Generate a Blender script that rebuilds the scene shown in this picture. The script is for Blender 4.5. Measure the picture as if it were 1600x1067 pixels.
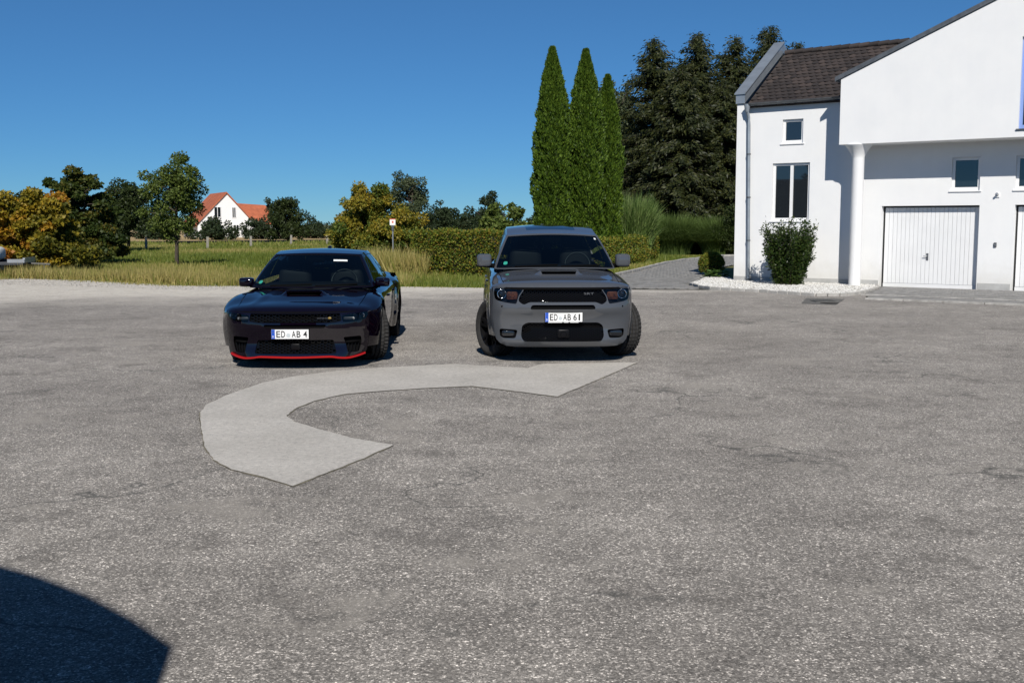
import bpy, bmesh, math, random
import numpy as np
from mathutils import Vector, Matrix
from mathutils.geometry import delaunay_2d_cdt

for _o in list(bpy.data.objects):
    bpy.data.objects.remove(_o)
SC = bpy.context.scene
COL = SC.collection
PI = math.pi
R = math.radians

# ------------------------------------------------------------------ camera
cam = bpy.data.cameras.new('camera')
cam.sensor_width = 36.0
cam.lens = 38.7
cam.clip_start = 0.05
cam.clip_end = 6000
camo = bpy.data.objects.new('camera', cam)
COL.objects.link(camo)
camo.location = (0, 0, 1.78)
camo.rotation_euler = (R(90 - 6.057), 0, 0)
SC.camera = camo

# ------------------------------------------------------------------ sky, sun, exposure
SUN_EL = R(37)
w = bpy.data.worlds.new('World')
SC.world = w
w.use_nodes = True
nt = w.node_tree
bg = nt.nodes['Background']
sky = nt.nodes.new('ShaderNodeTexSky')
sky.sky_type = 'NISHITA'
sky.sun_disc = False
sky.sun_elevation = SUN_EL
sky.sun_rotation = PI
sky.altitude = 8000
sky.air_density = 2.0
sky.dust_density = 0.0
sky.ozone_density = 10.0
# the photograph's deep, even blue: the whole sky is graded alike
gam = nt.nodes.new('ShaderNodeGamma'); gam.inputs[1].default_value = 0.85
tin = nt.nodes.new('ShaderNodeMixRGB'); tin.blend_type = 'MULTIPLY'; tin.inputs[0].default_value = 1.0; tin.inputs[2].default_value = (0.455, 0.68, 0.75, 1)
nt.links.new(sky.outputs[0], gam.inputs[0]); nt.links.new(gam.outputs[0], tin.inputs[1]); nt.links.new(tin.outputs[0], bg.inputs[0])
bg.inputs[1].default_value = 0.125
sl = bpy.data.lights.new('sun', 'SUN')
sl.energy = 4.9
sl.angle = R(0.53)
sl.color = (1.0, 0.955, 0.88)
so = bpy.data.objects.new('sun', sl)
COL.objects.link(so)
so.rotation_euler = Vector((-0.012, math.cos(SUN_EL), -math.sin(SUN_EL))).to_track_quat('-Z', 'Y').to_euler()
so.location = (0, -30, 30)
SC.view_settings.view_transform = 'Standard'
SC.view_settings.look = 'None'
SC.view_settings.exposure = 0.0
SC.view_settings.gamma = 1.0
SC.view_settings.use_curve_mapping = False
SC.render.engine = 'CYCLES'
SC.cycles.max_bounces = 8
SC.cycles.transparent_max_bounces = 12
SC.cycles.caustics_reflective = False
SC.cycles.caustics_refractive = False

# ------------------------------------------------------------------ helpers: objects
def tag(o, label=None, cat=None, group=None, kind=None):
    if label: o['label'] = label
    if cat: o['category'] = cat
    if group: o['group'] = group
    if kind: o['kind'] = kind
    return o

def empty(name, loc=(0, 0, 0), rz=0.0):
    o = bpy.data.objects.new(name, None)
    o.empty_display_size = 0.2
    o.location = loc
    o.rotation_euler = (0, 0, rz)
    COL.objects.link(o)
    return o

def link_mesh(name, me, parent=None):
    o = bpy.data.objects.new(name, me)
    COL.objects.link(o)
    if parent is not None:
        o.parent = parent
    return o

def mesh_np(name, verts, faces, mat, parent=None, smooth=False, attr=None):
    """verts (N,3), faces (M,k) arrays of one face size"""
    verts = np.asarray(verts, dtype=np.float32)
    faces = np.asarray(faces, dtype=np.int32)
    me = bpy.data.meshes.new(name)
    k = faces.shape[1]
    me.vertices.add(len(verts))
    me.vertices.foreach_set('co', verts.ravel())
    me.loops.add(faces.size)
    me.loops.foreach_set('vertex_index', faces.ravel())
    me.polygons.add(len(faces))
    me.polygons.foreach_set('loop_start', np.arange(0, faces.size, k, dtype=np.int32))
    if smooth:
        me.polygons.foreach_set('use_smooth', np.ones(len(faces), dtype=bool))
    me.update(calc_edges=True)
    if attr is not None:
        a = me.attributes.new('hue', 'FLOAT', 'FACE')
        a.data.foreach_set('value', np.asarray(attr, dtype=np.float32))
    me.materials.append(mat)
    return link_mesh(name, me, parent)

class MB:
    def __init__(s):
        s.v = []; s.f = []
    def add(s, verts, faces):
        b = len(s.v)
        s.v.extend([tuple(p) for p in verts])
        s.f.extend([tuple(i + b for i in f) for f in faces])
        return s
    def box(s, x0, x1, y0, y1, z0, z1):
        return s.add([(x0,y0,z0),(x1,y0,z0),(x1,y1,z0),(x0,y1,z0),(x0,y0,z1),(x1,y0,z1),(x1,y1,z1),(x0,y1,z1)],
                     [(0,3,2,1),(4,5,6,7),(0,1,5,4),(1,2,6,5),(2,3,7,6),(3,0,4,7)])
    def prism(s, poly, f0, f1):
        """poly list of 2D; f0,f1 map 2D -> 3D for both ends"""
        n = len(poly)
        vs = [f0(*p) for p in poly] + [f1(*p) for p in poly]
        fs = [tuple(range(n - 1, -1, -1)), tuple(range(n, 2 * n))]
        fs += [(i, (i + 1) % n, n + (i + 1) % n, n + i) for i in range(n)]
        return s.add(vs, fs)
    def tube(s, pts, rad, seg=8, caps=True):
        pts = [Vector(p) for p in pts]
        if not isinstance(rad, (list, tuple)): rad = [rad] * len(pts)
        vs = []; fs = []
        for i, p in enumerate(pts):
            d = (pts[min(i + 1, len(pts) - 1)] - pts[max(i - 1, 0)]).normalized()
            a = d.cross(Vector((0, 0, 1)))
            if a.length < 1e-3: a = d.cross(Vector((1, 0, 0)))
            a.normalize(); b = d.cross(a)
            for k in range(seg):
                t = 2 * PI * k / seg
                vs.append(p + rad[i] * (math.cos(t) * a + math.sin(t) * b))
        for i in range(len(pts) - 1):
            for k in range(seg):
                k2 = (k + 1) % seg
                fs.append((i*seg+k, i*seg+k2, (i+1)*seg+k2, (i+1)*seg+k))
        if caps:
            fs.append(tuple(range(seg - 1, -1, -1)))
            fs.append(tuple((len(pts)-1)*seg + k for k in range(seg)))
        return s.add(vs, fs)
    def lathe(s, prof, axis='z', seg=32, c=(0, 0, 0), close=False):
        """prof list of (r, h)"""
        vs = []; fs = []; n = len(prof)
        for k in range(seg):
            t = 2 * PI * k / seg
            ct, st = math.cos(t), math.sin(t)
            for r, h in prof:
                if axis == 'z': p = (r*ct, r*st, h)
                elif axis == 'x': p = (h, r*ct, r*st)
                else: p = (r*ct, h, r*st)
                vs.append((p[0]+c[0], p[1]+c[1], p[2]+c[2]))
        m = n if close else n - 1
        for k in range(seg):
            k2 = (k + 1) % seg
            for i in range(m):
                i2 = (i + 1) % n
                fs.append((k*n+i, k2*n+i, k2*n+i2, k*n+i2))
        return s.add(vs, fs)
    def superq(s, c, r, e1=0.5, e2=0.5, nu=20, nv=12):
        def sg(a, e): return math.copysign(abs(a) ** e, a)
        vs = []; fs = []
        for j in range(nv + 1):
            ph = -PI/2 + PI * j / nv
            for i in range(nu):
                th = 2 * PI * i / nu
                vs.append((c[0] + r[0]*sg(math.cos(ph), e1)*sg(math.cos(th), e2),
                           c[1] + r[1]*sg(math.cos(ph), e1)*sg(math.sin(th), e2),
                           c[2] + r[2]*sg(math.sin(ph), e1)))
        for j in range(nv):
            for i in range(nu):
                i2 = (i + 1) % nu
                fs.append((j*nu+i, j*nu+i2, (j+1)*nu+i2, (j+1)*nu+i))
        return s.add(vs, fs)
    def xf(s, M, start=0):
        s.v[start:] = [tuple(M @ Vector(p)) for p in s.v[start:]]
        return s
    def build(s, name, mat, parent=None, smooth=False, bevel=0.0, angle=None):
        me = bpy.data.meshes.new(name)
        me.from_pydata(s.v, [], s.f)
        me.validate()
        if smooth:
            for p in me.polygons: p.use_smooth = True
            if angle:
                try: me.set_sharp_from_angle(angle=R(angle))
                except Exception: pass
        me.materials.append(mat)
        o = link_mesh(name, me, parent)
        if bevel:
            b = o.modifiers.new('bevel', 'BEVEL'); b.width = bevel; b.segments = 2; b.limit_method = 'ANGLE'
        return o

def inpoly(pts, poly):
    pts = np.asarray(pts, float); poly = np.asarray(poly, float)
    x, y = pts[:, 0], pts[:, 1]
    r = np.zeros(len(pts), bool)
    n = len(poly)
    for i in range(n):
        x1, y1 = poly[i]; x2, y2 = poly[(i + 1) % n]
        c = ((y1 > y) != (y2 > y))
        with np.errstate(divide='ignore', invalid='ignore'):
            xi = (x2 - x1) * (y - y1) / (y2 - y1 if y2 != y1 else 1e-12) + x1
        r ^= c & (x < xi)
    return r

def resample(poly, step, closed=True):
    out = []
    n = len(poly)
    for i in range(n if closed else n - 1):
        a = np.array(poly[i], float); b = np.array(poly[(i + 1) % n], float)
        k = max(1, int(math.ceil(np.linalg.norm(b - a) / step)))
        for j in range(k):
            out.append(tuple(a + (b - a) * j / k))
    if not closed: out.append(tuple(poly[-1]))
    return out

def rounded(poly, r=0.02, k=3):
    """round the corners of a polygon"""
    out = []
    n = len(poly)
    for i in range(n):
        p = np.array(poly[i], float); a = np.array(poly[i-1], float); b = np.array(poly[(i+1) % n], float)
        la = np.linalg.norm(a - p); lb = np.linalg.norm(b - p)
        rr = min(r, la * .45, lb * .45)
        q0 = p + (a - p) / la * rr; q1 = p + (b - p) / lb * rr
        for j in range(k + 1):
            t = j / k
            out.append(tuple((1-t)**2 * q0 + 2*t*(1-t) * p + t*t * q1))
    return out

def cdt(outer, holes=(), step=0.05, grid=True, rs=True):
    """triangulate a 2D region with holes; returns verts2d, tris"""
    loops = [resample(outer, step) if rs else list(outer)] + [resample(h, step) if rs else list(h) for h in holes]
    pts = []; edges = []
    for lp in loops:
        b = len(pts); n = len(lp)
        pts += lp
        edges += [(b + i, b + (i + 1) % n) for i in range(n)]
    if grid:
        o = np.array(outer)
        x0, y0 = o.min(0); x1, y1 = o.max(0)
        gx = np.arange(x0 + step * .5, x1, step); gy = np.arange(y0 + step * .5, y1, step)
        g = np.array([(a + (step * .25 if k % 2 else -step * .25), b) for k, b in enumerate(gy) for a in gx])
        if len(g):
            m = inpoly(g, outer)
            for h in holes: m &= ~inpoly(g, h)
            g = g[m]
        if len(g):
            bp = np.array(pts)
            keep = np.ones(len(g), bool)
            for i0 in range(0, len(g), 400):
                d = np.linalg.norm(g[i0:i0+400, None, :] - bp[None], axis=2).min(1)
                keep[i0:i0+400] = d > step * .45
            pts += [tuple(p) for p in g[keep]]
    v, e, f, _, _, _ = delaunay_2d_cdt([Vector(p) for p in pts], edges, [], 0, 1e-6)
    v = np.array([tuple(p) for p in v]); f = np.array([t for t in f if len(t) == 3])
    c = v[f].mean(1)
    m = inpoly(c, outer)
    for h in holes: m &= ~inpoly(c, h)
    return v, f[m]

def panel(name, fn, outer, holes, mat, parent, step=0.05, grid=True, smooth=True, flip=False):
    v, f = cdt(outer, holes, step, grid)
    if flip: f = f[:, ::-1]
    return mesh_np(name, np.array([fn(*p) for p in v]), f, mat, parent, smooth)

def rim(mb, fn, poly, off, step=0.04, closed=True):
    """strip from a contour on the surface fn to the same contour moved by off"""
    lp = resample(poly, step, closed)
    a = [Vector(fn(*p)) for p in lp]
    o = Vector(off)
    n = len(lp)
    vs = a + [p + o for p in a]
    fs = [(i, (i+1) % n, n + (i+1) % n, n + i) for i in range(n if closed else n - 1)]
    mb.add(vs, fs)
    return mb

def table(pts):
    xs = [p[0] for p in pts]; ys = [p[1] for p in pts]
    n = len(xs)
    ms = []
    for i in range(n):
        if i == 0: ms.append((ys[1]-ys[0])/(xs[1]-xs[0]))
        elif i == n-1: ms.append((ys[-1]-ys[-2])/(xs[-1]-xs[-2]))
        else:
            d0 = (ys[i]-ys[i-1])/(xs[i]-xs[i-1]); d1 = (ys[i+1]-ys[i])/(xs[i+1]-xs[i])
            ms.append(0 if d0*d1 <= 0 else 2*d0*d1/(d0+d1))
    def f(t):
        if t <= xs[0]: return ys[0]
        if t >= xs[-1]: return ys[-1]
        for i in range(n-1):
            if t <= xs[i+1]:
                h = xs[i+1]-xs[i]; u = (t-xs[i])/h
                return ((1+2*u)*(1-u)**2*ys[i] + u*(1-u)**2*h*ms[i] + u*u*(3-2*u)*ys[i+1] + u*u*(u-1)*h*ms[i+1])
    return f

def sstep(a, b, t):
    t = max(0.0, min(1.0, (t - a) / (b - a)))
    return t * t * (3 - 2 * t)

def text_geo(s, size=1.0):
    cu = bpy.data.curves.new('txt', 'FONT')
    cu.body = s; cu.size = size; cu.resolution_u = 3; cu.offset = .012
    o = bpy.data.objects.new('txt', cu)
    COL.objects.link(o)
    dg = bpy.context.evaluated_depsgraph_get()
    me = bpy.data.meshes.new_from_object(o.evaluated_get(dg))
    v = np.array([tuple(p.co) for p in me.vertices]); f = [tuple(p.vertices) for p in me.polygons]
    bpy.data.objects.remove(o); bpy.data.curves.remove(cu); bpy.data.meshes.remove(me)
    return v, f

# ------------------------------------------------------------------ helpers: materials
class NT:
    def __init__(s, name):
        s.m = bpy.data.materials.new(name); s.m.use_nodes = True
        s.t = s.m.node_tree; s.b = s.t.nodes['Principled BSDF']; s.out = s.t.nodes['Material Output']
    def n(s, typ, **kw):
        nd = s.t.nodes.new('ShaderNode' + typ)
        for k, v in kw.items(): setattr(nd, k, v)
        return nd
    def l(s, a, b): s.t.links.new(a, b)
    def coord(s, kind='Object'):
        return s.n('TexCoord').outputs[kind]
    def noise(s, co, scale, detail=4, rough=.6):
        nd = s.n('TexNoise'); nd.inputs['Scale'].default_value = scale; nd.inputs['Detail'].default_value = detail
        nd.inputs['Roughness'].default_value = rough
        if co is not None: s.l(co, nd.inputs['Vector'])
        return nd.outputs['Fac']
    def voro(s, co, scale, feature='F1', out='Distance'):
        nd = s.n('TexVoronoi', feature=feature); nd.inputs['Scale'].default_value = scale
        s.l(co, nd.inputs['Vector'])
        return nd.outputs[out]
    def ramp(s, fac, stops):
        nd = s.n('ValToRGB')
        el = nd.color_ramp.elements
        while len(el) < len(stops): el.new(0.5)
        for e, (p, c) in zip(el, stops):
            e.position = p; e.color = (c[0], c[1], c[2], 1) if hasattr(c, '__len__') else (c, c, c, 1)
        s.l(fac, nd.inputs['Fac'])
        return nd.outputs['Color']
    def mix(s, fac, a, b, mode='MIX'):
        nd = s.n('MixRGB', blend_type=mode)
        for sock, val in ((nd.inputs['Fac'], fac), (nd.inputs['Color1'], a), (nd.inputs['Color2'], b)):
            if hasattr(val, 'links') or hasattr(val, 'is_output'): s.l(val, sock)
            elif hasattr(val, '__len__'): sock.default_value = (val[0], val[1], val[2], 1)
            else: sock.default_value = val
        return nd.outputs['Color']
    def math(s, op, a, b=None):
        nd = s.n('Math', operation=op)
        for k, val in enumerate((a, b)):
            if val is None: continue
            if hasattr(val, 'is_output'): s.l(val, nd.inputs[k])
            else: nd.inputs[k].default_value = val
        return nd.outputs[0]
    def bump(s, h, strength=.5, dist=.01):
        nd = s.n('Bump'); nd.inputs['Strength'].default_value = strength; nd.inputs['Distance'].default_value = dist
        s.l(h, nd.inputs['Height']); s.l(nd.outputs[0], s.b.inputs['Normal'])
    def set(s, **kw):
        for k, v in kw.items():
            i = s.b.inputs[k.replace('_', ' ')]
            if hasattr(v, 'is_output'): s.l(v, i)
            elif hasattr(v, '__len__'): i.default_value = (v[0], v[1], v[2], 1)
            else: i.default_value = v
        return s

def simple(name, col, rough=.6, metal=0.0, coat=0.0, var=0.0, scale=8.0, bump=0.0, bscale=60.0, spec=.5):
    t = NT(name)
    t.set(Roughness=rough, Metallic=metal)
    t.b.inputs['Coat Weight'].default_value = coat
    t.b.inputs['Coat Roughness'].default_value = .02
    t.b.inputs['Specular IOR Level'].default_value = spec
    if var:
        co = t.coord()
        nz = t.noise(co, scale, 5)
        lo = tuple(c * (1 - var) for c in col); hi = tuple(min(1, c * (1 + var)) for c in col)
        t.set(Base_Color=t.ramp(nz, [(.3, lo), (.7, hi)]))
    else:
        t.set(Base_Color=col)
    if bump:
        t.bump(t.noise(t.coord(), bscale, 4), bump, .01)
    return t.m

def glass_mat(name, tint, refl_ior=1.5, rough=0.0):
    t = NT(name)
    tr = t.n('BsdfTransparent'); tr.inputs[0].default_value = (*tint, 1)
    gl = t.n('BsdfGlossy'); gl.inputs['Roughness'].default_value = rough; gl.inputs[0].default_value = (1, 1, 1, 1)
    fr = t.n('Fresnel'); fr.inputs['IOR'].default_value = refl_ior
    mx = t.n('MixShader')
    t.l(fr.outputs[0], mx.inputs[0]); t.l(tr.outputs[0], mx.inputs[1]); t.l(gl.outputs[0], mx.inputs[2])
    t.l(mx.outputs[0], t.out.inputs[0])
    return t.m

def leaf_mat(name, cols, rough=.55, trans=.35, attr=False, mixattr=.75):
    """cols: colour stops over a random value per leaf (and per bough when attr)"""
    t = NT(name)
    g = t.n('NewGeometry')
    rnd = g.outputs['Random Per Island']
    if attr:
        a = t.n('Attribute'); a.attribute_name = 'hue'
        rnd = t.math('ADD', t.math('MULTIPLY', a.outputs['Fac'], mixattr), t.math('MULTIPLY', rnd, 1 - mixattr))
    n = len(cols)
    col = t.ramp(rnd, [(i / max(1, n - 1), c) for i, c in enumerate(cols)])
    t.set(Base_Color=col, Roughness=rough)
    t.b.inputs['Specular IOR Level'].default_value = .3
    tl = t.n('BsdfTranslucent'); t.l(col, tl.inputs[0])
    mx = t.n('MixShader'); mx.inputs[0].default_value = trans
    t.l(t.b.outputs[0], mx.inputs[1]); t.l(tl.outputs[0], mx.inputs[2]); t.l(mx.outputs[0], t.out.inputs[0])
    return t.m

M = {}
def asphalt():
    t = NT('old_asphalt')
    co = t.coord()
    base = t.noise(co, .45, 6, .65)
    col = t.ramp(base, [(.28, (.148, .137, .126)), (.5, (.2, .186, .171)), (.72, (.255, .238, .219))])
    mid = t.noise(co, 3.0, 6, .7)
    col = t.mix(.75, col, t.ramp(mid, [(.3, .7), (.5, 1.0), (.7, 1.22)]), 'MULTIPLY')
    st = t.voro(co, 125, 'F1', 'Color')
    sep = t.n('SeparateColor'); t.l(st, sep.inputs[0])
    col = t.mix(.9, col, t.ramp(sep.outputs[0], [(0, .42), (.45, .78), (.78, 1.05), (.9, 1.55), (1, 3.0)]), 'MULTIPLY')
    grit = t.noise(co, 27, 9, .84)
    col = t.mix(.9, col, t.ramp(grit, [(.30, .45), (.45, .88), (.55, 1.08), (.70, 1.7)]), 'MULTIPLY')
    fl = t.voro(co, 62, 'F1', 'Color')
    sp2 = t.n('SeparateColor'); t.l(fl, sp2.inputs[0])
    col = t.mix(.8, col, t.ramp(sp2.outputs[0], [(0, .66), (.1, .86), (.85, 1.02), (.95, 1.4), (1, 1.9)]), 'MULTIPLY')
    fine = t.noise(co, 230, 2, .6)
    col = t.mix(.6, col, t.ramp(fine, [(.3, .6), (.7, 1.35)]), 'MULTIPLY')
    # blotches of worn binder and damp-stained spots
    bl = t.noise(co, 1.1, 7, .75)
    col = t.mix(t.ramp(bl, [(.56, 0), (.64, .55)]), col, t.mix(.8, (.088, .081, .074), t.ramp(sep.outputs[2], [(0, .5), (.8, 1.1), (1, 2.2)]), 'MULTIPLY'))
    wr = t.noise(co, .8, 8, .72)
    nd = t.n('Mapping'); nd.inputs['Location'].default_value = (17, 5, 0); t.l(co, nd.inputs[0])
    wr = t.noise(nd.outputs[0], .9, 8, .72)
    col = t.mix(t.ramp(wr, [(.55, 0), (.63, .6)]), col, t.mix(.7, (.212, .197, .178), t.ramp(grit, [(.3, .7), (.7, 1.3)]), 'MULTIPLY'))
    # fine cracks
    wob = t.n('Mapping'); t.l(co, wob.inputs[0])
    nz = t.n('TexNoise'); nz.inputs['Scale'].default_value = 1.3; nz.inputs['Detail'].default_value = 6; t.l(co, nz.inputs['Vector'])
    add = t.n('VectorMath', operation='ADD'); t.l(co, add.inputs[0])
    sc = t.n('VectorMath', operation='SCALE'); t.l(nz.outputs['Color'], sc.inputs[0]); sc.inputs['Scale'].default_value = 1.6
    t.l(sc.outputs[0], add.inputs[1])
    cr = t.voro(add.outputs[0], .32, 'DISTANCE_TO_EDGE')
    crm = t.math('MULTIPLY', t.ramp(cr, [(.0, 1), (.009, 0)]), t.ramp(t.noise(co, .5, 3), [(.46, 0), (.56, .85)]))
    col = t.mix(crm, col, (.05, .05, .047))
    # loose pale gravel lying over the asphalt along the meadow edge
    sx = t.n('SeparateXYZ'); t.l(co, sx.inputs[0])
    edge = t.math('ADD', t.math('MULTIPLY', sx.outputs[0], -.28), sx.outputs[1])
    edge = t.math('ADD', edge, t.math('MULTIPLY', t.noise(co, .35, 6, .7), 9.0))
    gm = t.n('MapRange'); gm.interpolation_type = 'SMOOTHSTEP'
    gm.inputs[1].default_value = 30.5; gm.inputs[2].default_value = 36.0
    t.l(edge, gm.inputs[0])
    gv = t.ramp(t.voro(co, 40, 'F1', 'Distance'), [(.0, (.46, .432, .388)), (.5, (.38, .356, .32)), (.9, (.25, .234, .21))])
    gv = t.mix(.6, gv, t.ramp(t.noise(co, 2.2, 11, .82), [(.3, .6), (.7, 1.3)]), 'MULTIPLY')
    col = t.mix(gm.outputs[0], col, gv)
    t.set(Base_Color=col, Roughness=.88)
    t.b.inputs['Diffuse Roughness'].default_value = 1.0
    t.b.inputs['Specular IOR Level'].default_value = .25
    h = t.math('ADD', t.math('MULTIPLY', sep.outputs[1], .5), t.math('MULTIPLY', fine, .5))
    t.bump(h, .75, .006)
    return t.m
M['asphalt'] = asphalt()

def patch_mat():
    t = NT('repair_asphalt')
    co = t.coord()
    col = t.ramp(t.noise(co, 1.4, 6, .6), [(.3, (.45, .418, .368)), (.7, (.55, .512, .455))])
    col = t.mix(.8, col, t.ramp(t.noise(co, 20, 10, .9), [(.3, .25), (.45, .9), (.55, 1.08), (.7, 1.7)]), 'MULTIPLY')
    pit = t.voro(co, 30, 'F1', 'Distance')
    col = t.mix(t.ramp(pit, [(.08, .7), (.2, 0)]), col, (.1, .095, .09))
    t.set(Base_Color=col, Roughness=.9)
    t.bump(t.noise(co, 150, 3, .7), .5, .004)
    return t.m
M['patch'] = patch_mat()
M['tar'] = simple('patch_edge_tar', (.19, .17, .12), .9, var=.75, scale=2.5)

def ground_mat():
    t = NT('meadow_soil')
    co = t.coord()
    col = t.ramp(t.noise(co, .25, 6, .65), [(.3, (.075, .09, .025)), (.5, (.13, .135, .04)), (.7, (.2, .17, .075))])
    col = t.mix(.7, col, t.ramp(t.noise(co, 6, 4, .7), [(.3, .6), (.7, 1.3)]), 'MULTIPLY')
    t.set(Base_Color=col, Roughness=.95)
    t.bump(t.noise(co, 14, 4), .8, .05)
    return t.m
M['ground'] = ground_mat()
def wheat_mat():
    t = NT('wheat_stubble')
    co = t.coord()
    mp = t.n('Mapping'); mp.inputs['Scale'].default_value = (.12, 1.2, 1); t.l(co, mp.inputs[0])
    col = t.ramp(t.noise(mp.outputs[0], 1.2, 5, .6), [(.3, (.36, .25, .11)), (.7, (.5, .36, .17))])
    col = t.mix(.6, col, t.ramp(t.noise(co, 4, 3), [(.3, .75), (.7, 1.15)]), 'MULTIPLY')
    t.set(Base_Color=col, Roughness=.95)
    t.bump(t.noise(co, 5, 4), .9, .15)
    return t.m
M['wheat'] = wheat_mat()
def plaster():
    t = NT('white_plaster')
    co = t.coord()
    col = t.ramp(t.noise(co, 1.2, 6, .6), [(.3, (.77, .775, .78)), (.7, (.815, .815, .81))])
    sx = t.n('Mapping'); sx.inputs['Scale'].default_value = (3, 3, .25); t.l(co, sx.inputs[0])
    col = t.mix(.6, col, t.ramp(t.noise(sx.outputs[0], 1.5, 5, .6), [(.3, .975), (.65, 1.0)]), 'MULTIPLY')
    sz = t.n('SeparateXYZ'); t.l(co, sz.inputs[0])
    dz = t.math('ADD', sz.outputs[2], t.math('MULTIPLY', t.noise(co, 3, 7, .75), -1.1))
    mr = t.n('MapRange'); mr.inputs[1].default_value = .25; mr.inputs[2].default_value = -.45; mr.inputs[3].default_value = 0; mr.inputs[4].default_value = .5; t.l(dz, mr.inputs[0])
    col = t.mix(mr.outputs[0], col, (.56, .54, .49))
    t.set(Base_Color=col, Roughness=.92)
    t.b.inputs['Specular IOR Level'].default_value = .2
    t.bump(t.noise(co, 90, 4, .7), .25, .006)
    return t.m
M['plaster'] = plaster()
M['plinth'] = simple('grey_plinth', (.42, .42, .41), .9, var=.12, scale=3, bump=.2)
M['white'] = simple('white_lacquer', (.8, .8, .8), .38, var=.02)
M['door_white'] = simple('white_painted_boards', (.78, .785, .79), .45, var=.03, scale=2)
M['gap_dark'] = simple('dark_gap', (.02, .02, .02), .9)
M['zinc'] = simple('zinc_sheet', (.33, .37, .41), .42, .55, var=.15, scale=3)
M['zinc_dark'] = simple('weathered_zinc', (.14, .15, .16), .45, .5, var=.25, scale=6)
def tile_mat():
    t = NT('brown_roof_tile')
    oi = t.n('ObjectInfo')
    co = t.coord()
    col = t.ramp(oi.outputs['Random'], [(0, (.024, .019, .018)), (.6, (.04, .031, .028)), (1, (.062, .046, .04))])
    col = t.mix(t.ramp(t.noise(co, 9, 5, .7), [(.62, 0), (.75, .55)]), col, (.17, .15, .12))
    t.set(Base_Color=col, Roughness=.75)
    t.bump(t.noise(co, 60, 4), .3, .01)
    return t.m
M['tile'] = tile_mat()
M['window_glass'] = simple('window_glass', (.012, .016, .02), .02, spec=1.0)
M['window_glass'].node_tree.nodes['Principled BSDF'].inputs['IOR'].default_value = 1.6
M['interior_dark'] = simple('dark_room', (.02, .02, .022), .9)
M['metal'] = simple('galvanised_metal', (.45, .46, .47), .4, .8, var=.1)
M['paver'] = simple('concrete_paver', (.27, .262, .25), .9, var=.22, scale=5, bump=.3)
def paver_obj():
    t = NT('paving_stone')
    oi = t.n('ObjectInfo'); co = t.coord()
    col = t.ramp(oi.outputs['Random'], [(0, (.19, .185, .175)), (1, (.285, .275, .26))])
    col = t.mix(.6, col, t.ramp(t.noise(co, 9, 5, .7), [(.3, .75), (.7, 1.2)]), 'MULTIPLY')
    t.set(Base_Color=col, Roughness=.9)
    t.bump(t.noise(co, 80, 3), .3, .005)
    return t.m
M['paver_obj'] = paver_obj()
M['joint'] = simple('sandy_joint', (.045, .042, .034), .95, var=.3)
M['kerb'] = simple('kerb_concrete', (.36, .345, .32), .9, var=.35, scale=4, bump=.35)
M['bark'] = simple('bark', (.055, .043, .032), .95, var=.4, scale=14, bump=.8, bscale=30)
M['stone_white'] = simple('white_gravel', (.68, .66, .62), .85, var=.2, scale=12)
M['bed'] = simple('gravel_bed_base', (.42, .40, .37), .95, var=.35, scale=25, bump=.6)
M['concrete_post'] = simple('concrete_post', (.24, .225, .195), .9, var=.25, scale=6, bump=.3)
M['iron'] = simple('cast_iron', (.11, .108, .1), .75, .2, var=.25, scale=20, bump=.4)
# ------------------------------------------------------------------ ground, lot and paving
def sheet(name, poly, z, mat, step=4.0, kind='structure', parent=None):
    v, f = cdt(poly, (), step, False)
    o = mesh_np(name, np.column_stack([v, np.full(len(v), z)]), f, mat, parent)
    if parent is None: tag(o, kind=kind)
    return o
sheet('ground', [(-2500, -400), (2500, -400), (2500, 4000), (-2500, 4000)], -.03, M['ground'], 500)
LOT = [(-60, -40), (45, -40), (45, 26), (12, 31.2), (5.5, 30.05), (3.3, 30.3), (1.2, 30.9), (-.7, 31.1), (-2.2, 31.5), (-3.3, 31.75), (-4.6, 31.2),
       (-5.7, 30.9), (-6.6, 31.6), (-7.8, 32.1), (-9.0, 32.0), (-10, 32.4), (-11.4, 33.6), (-13, 34.6), (-14.5, 36.2), (-15.8, 36.7), (-16.7, 36.0), (-22, 38), (-60, 44)]
sheet('parking_lot', LOT, 0.0, M['asphalt'], 3.0)
sheet('wheat_field', [(-160, 88), (-14, 104), (20, 150), (60, 330), (-260, 330)], .03, M['wheat'], 30)

PATCH = [(-3.03,10.78),(-2.98,11.46),(-2.82,12.3),(-2.56,12.84),(-2.13,13.33),(-1.61,13.64),(-0.73,14.0),(-0.3,13.8),(0.19,13.58),(0.39,14.0),
         (1.63,14.17),(1.16,12.98),(0.47,11.3),(0.1,11.61),(-0.44,12.05),(-0.87,11.92),(-1.42,11.68),(-1.77,11.46),(-2.0,11.02),(-2.1,10.58),
         (-2.11,10.16),(-1.96,9.82),(-1.7,9.5),(-1.35,9.08),(-0.96,8.78),(-1.13,8.27),(-1.31,7.83),(-1.5,7.37),(-1.74,7.62),(-2.04,7.88),
         (-2.27,8.22),(-2.47,8.71),(-2.79,9.73),(-2.96,10.34)]
rp = random.Random(4)
PATCH_R = [(x + rp.uniform(-.006, .006), y + rp.uniform(-.006, .006)) for x, y in resample(PATCH, .09)]
def offset_poly(poly, d):
    n = len(poly); out = []
    area = sum(poly[i][0]*poly[(i+1)%n][1]-poly[(i+1)%n][0]*poly[i][1] for i in range(n))
    sg = 1 if area > 0 else -1
    for i in range(n):
        a = Vector(poly[i-1]); b = Vector(poly[(i+1) % n])
        t = (b - a).normalized()
        out.append((poly[i][0] + sg * t.y * d, poly[i][1] - sg * t.x * d))
    return out
TAR = [(x + rp.uniform(-.008, .008), y + rp.uniform(-.008, .008)) for x, y in offset_poly(PATCH_R, .007)]
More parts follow.
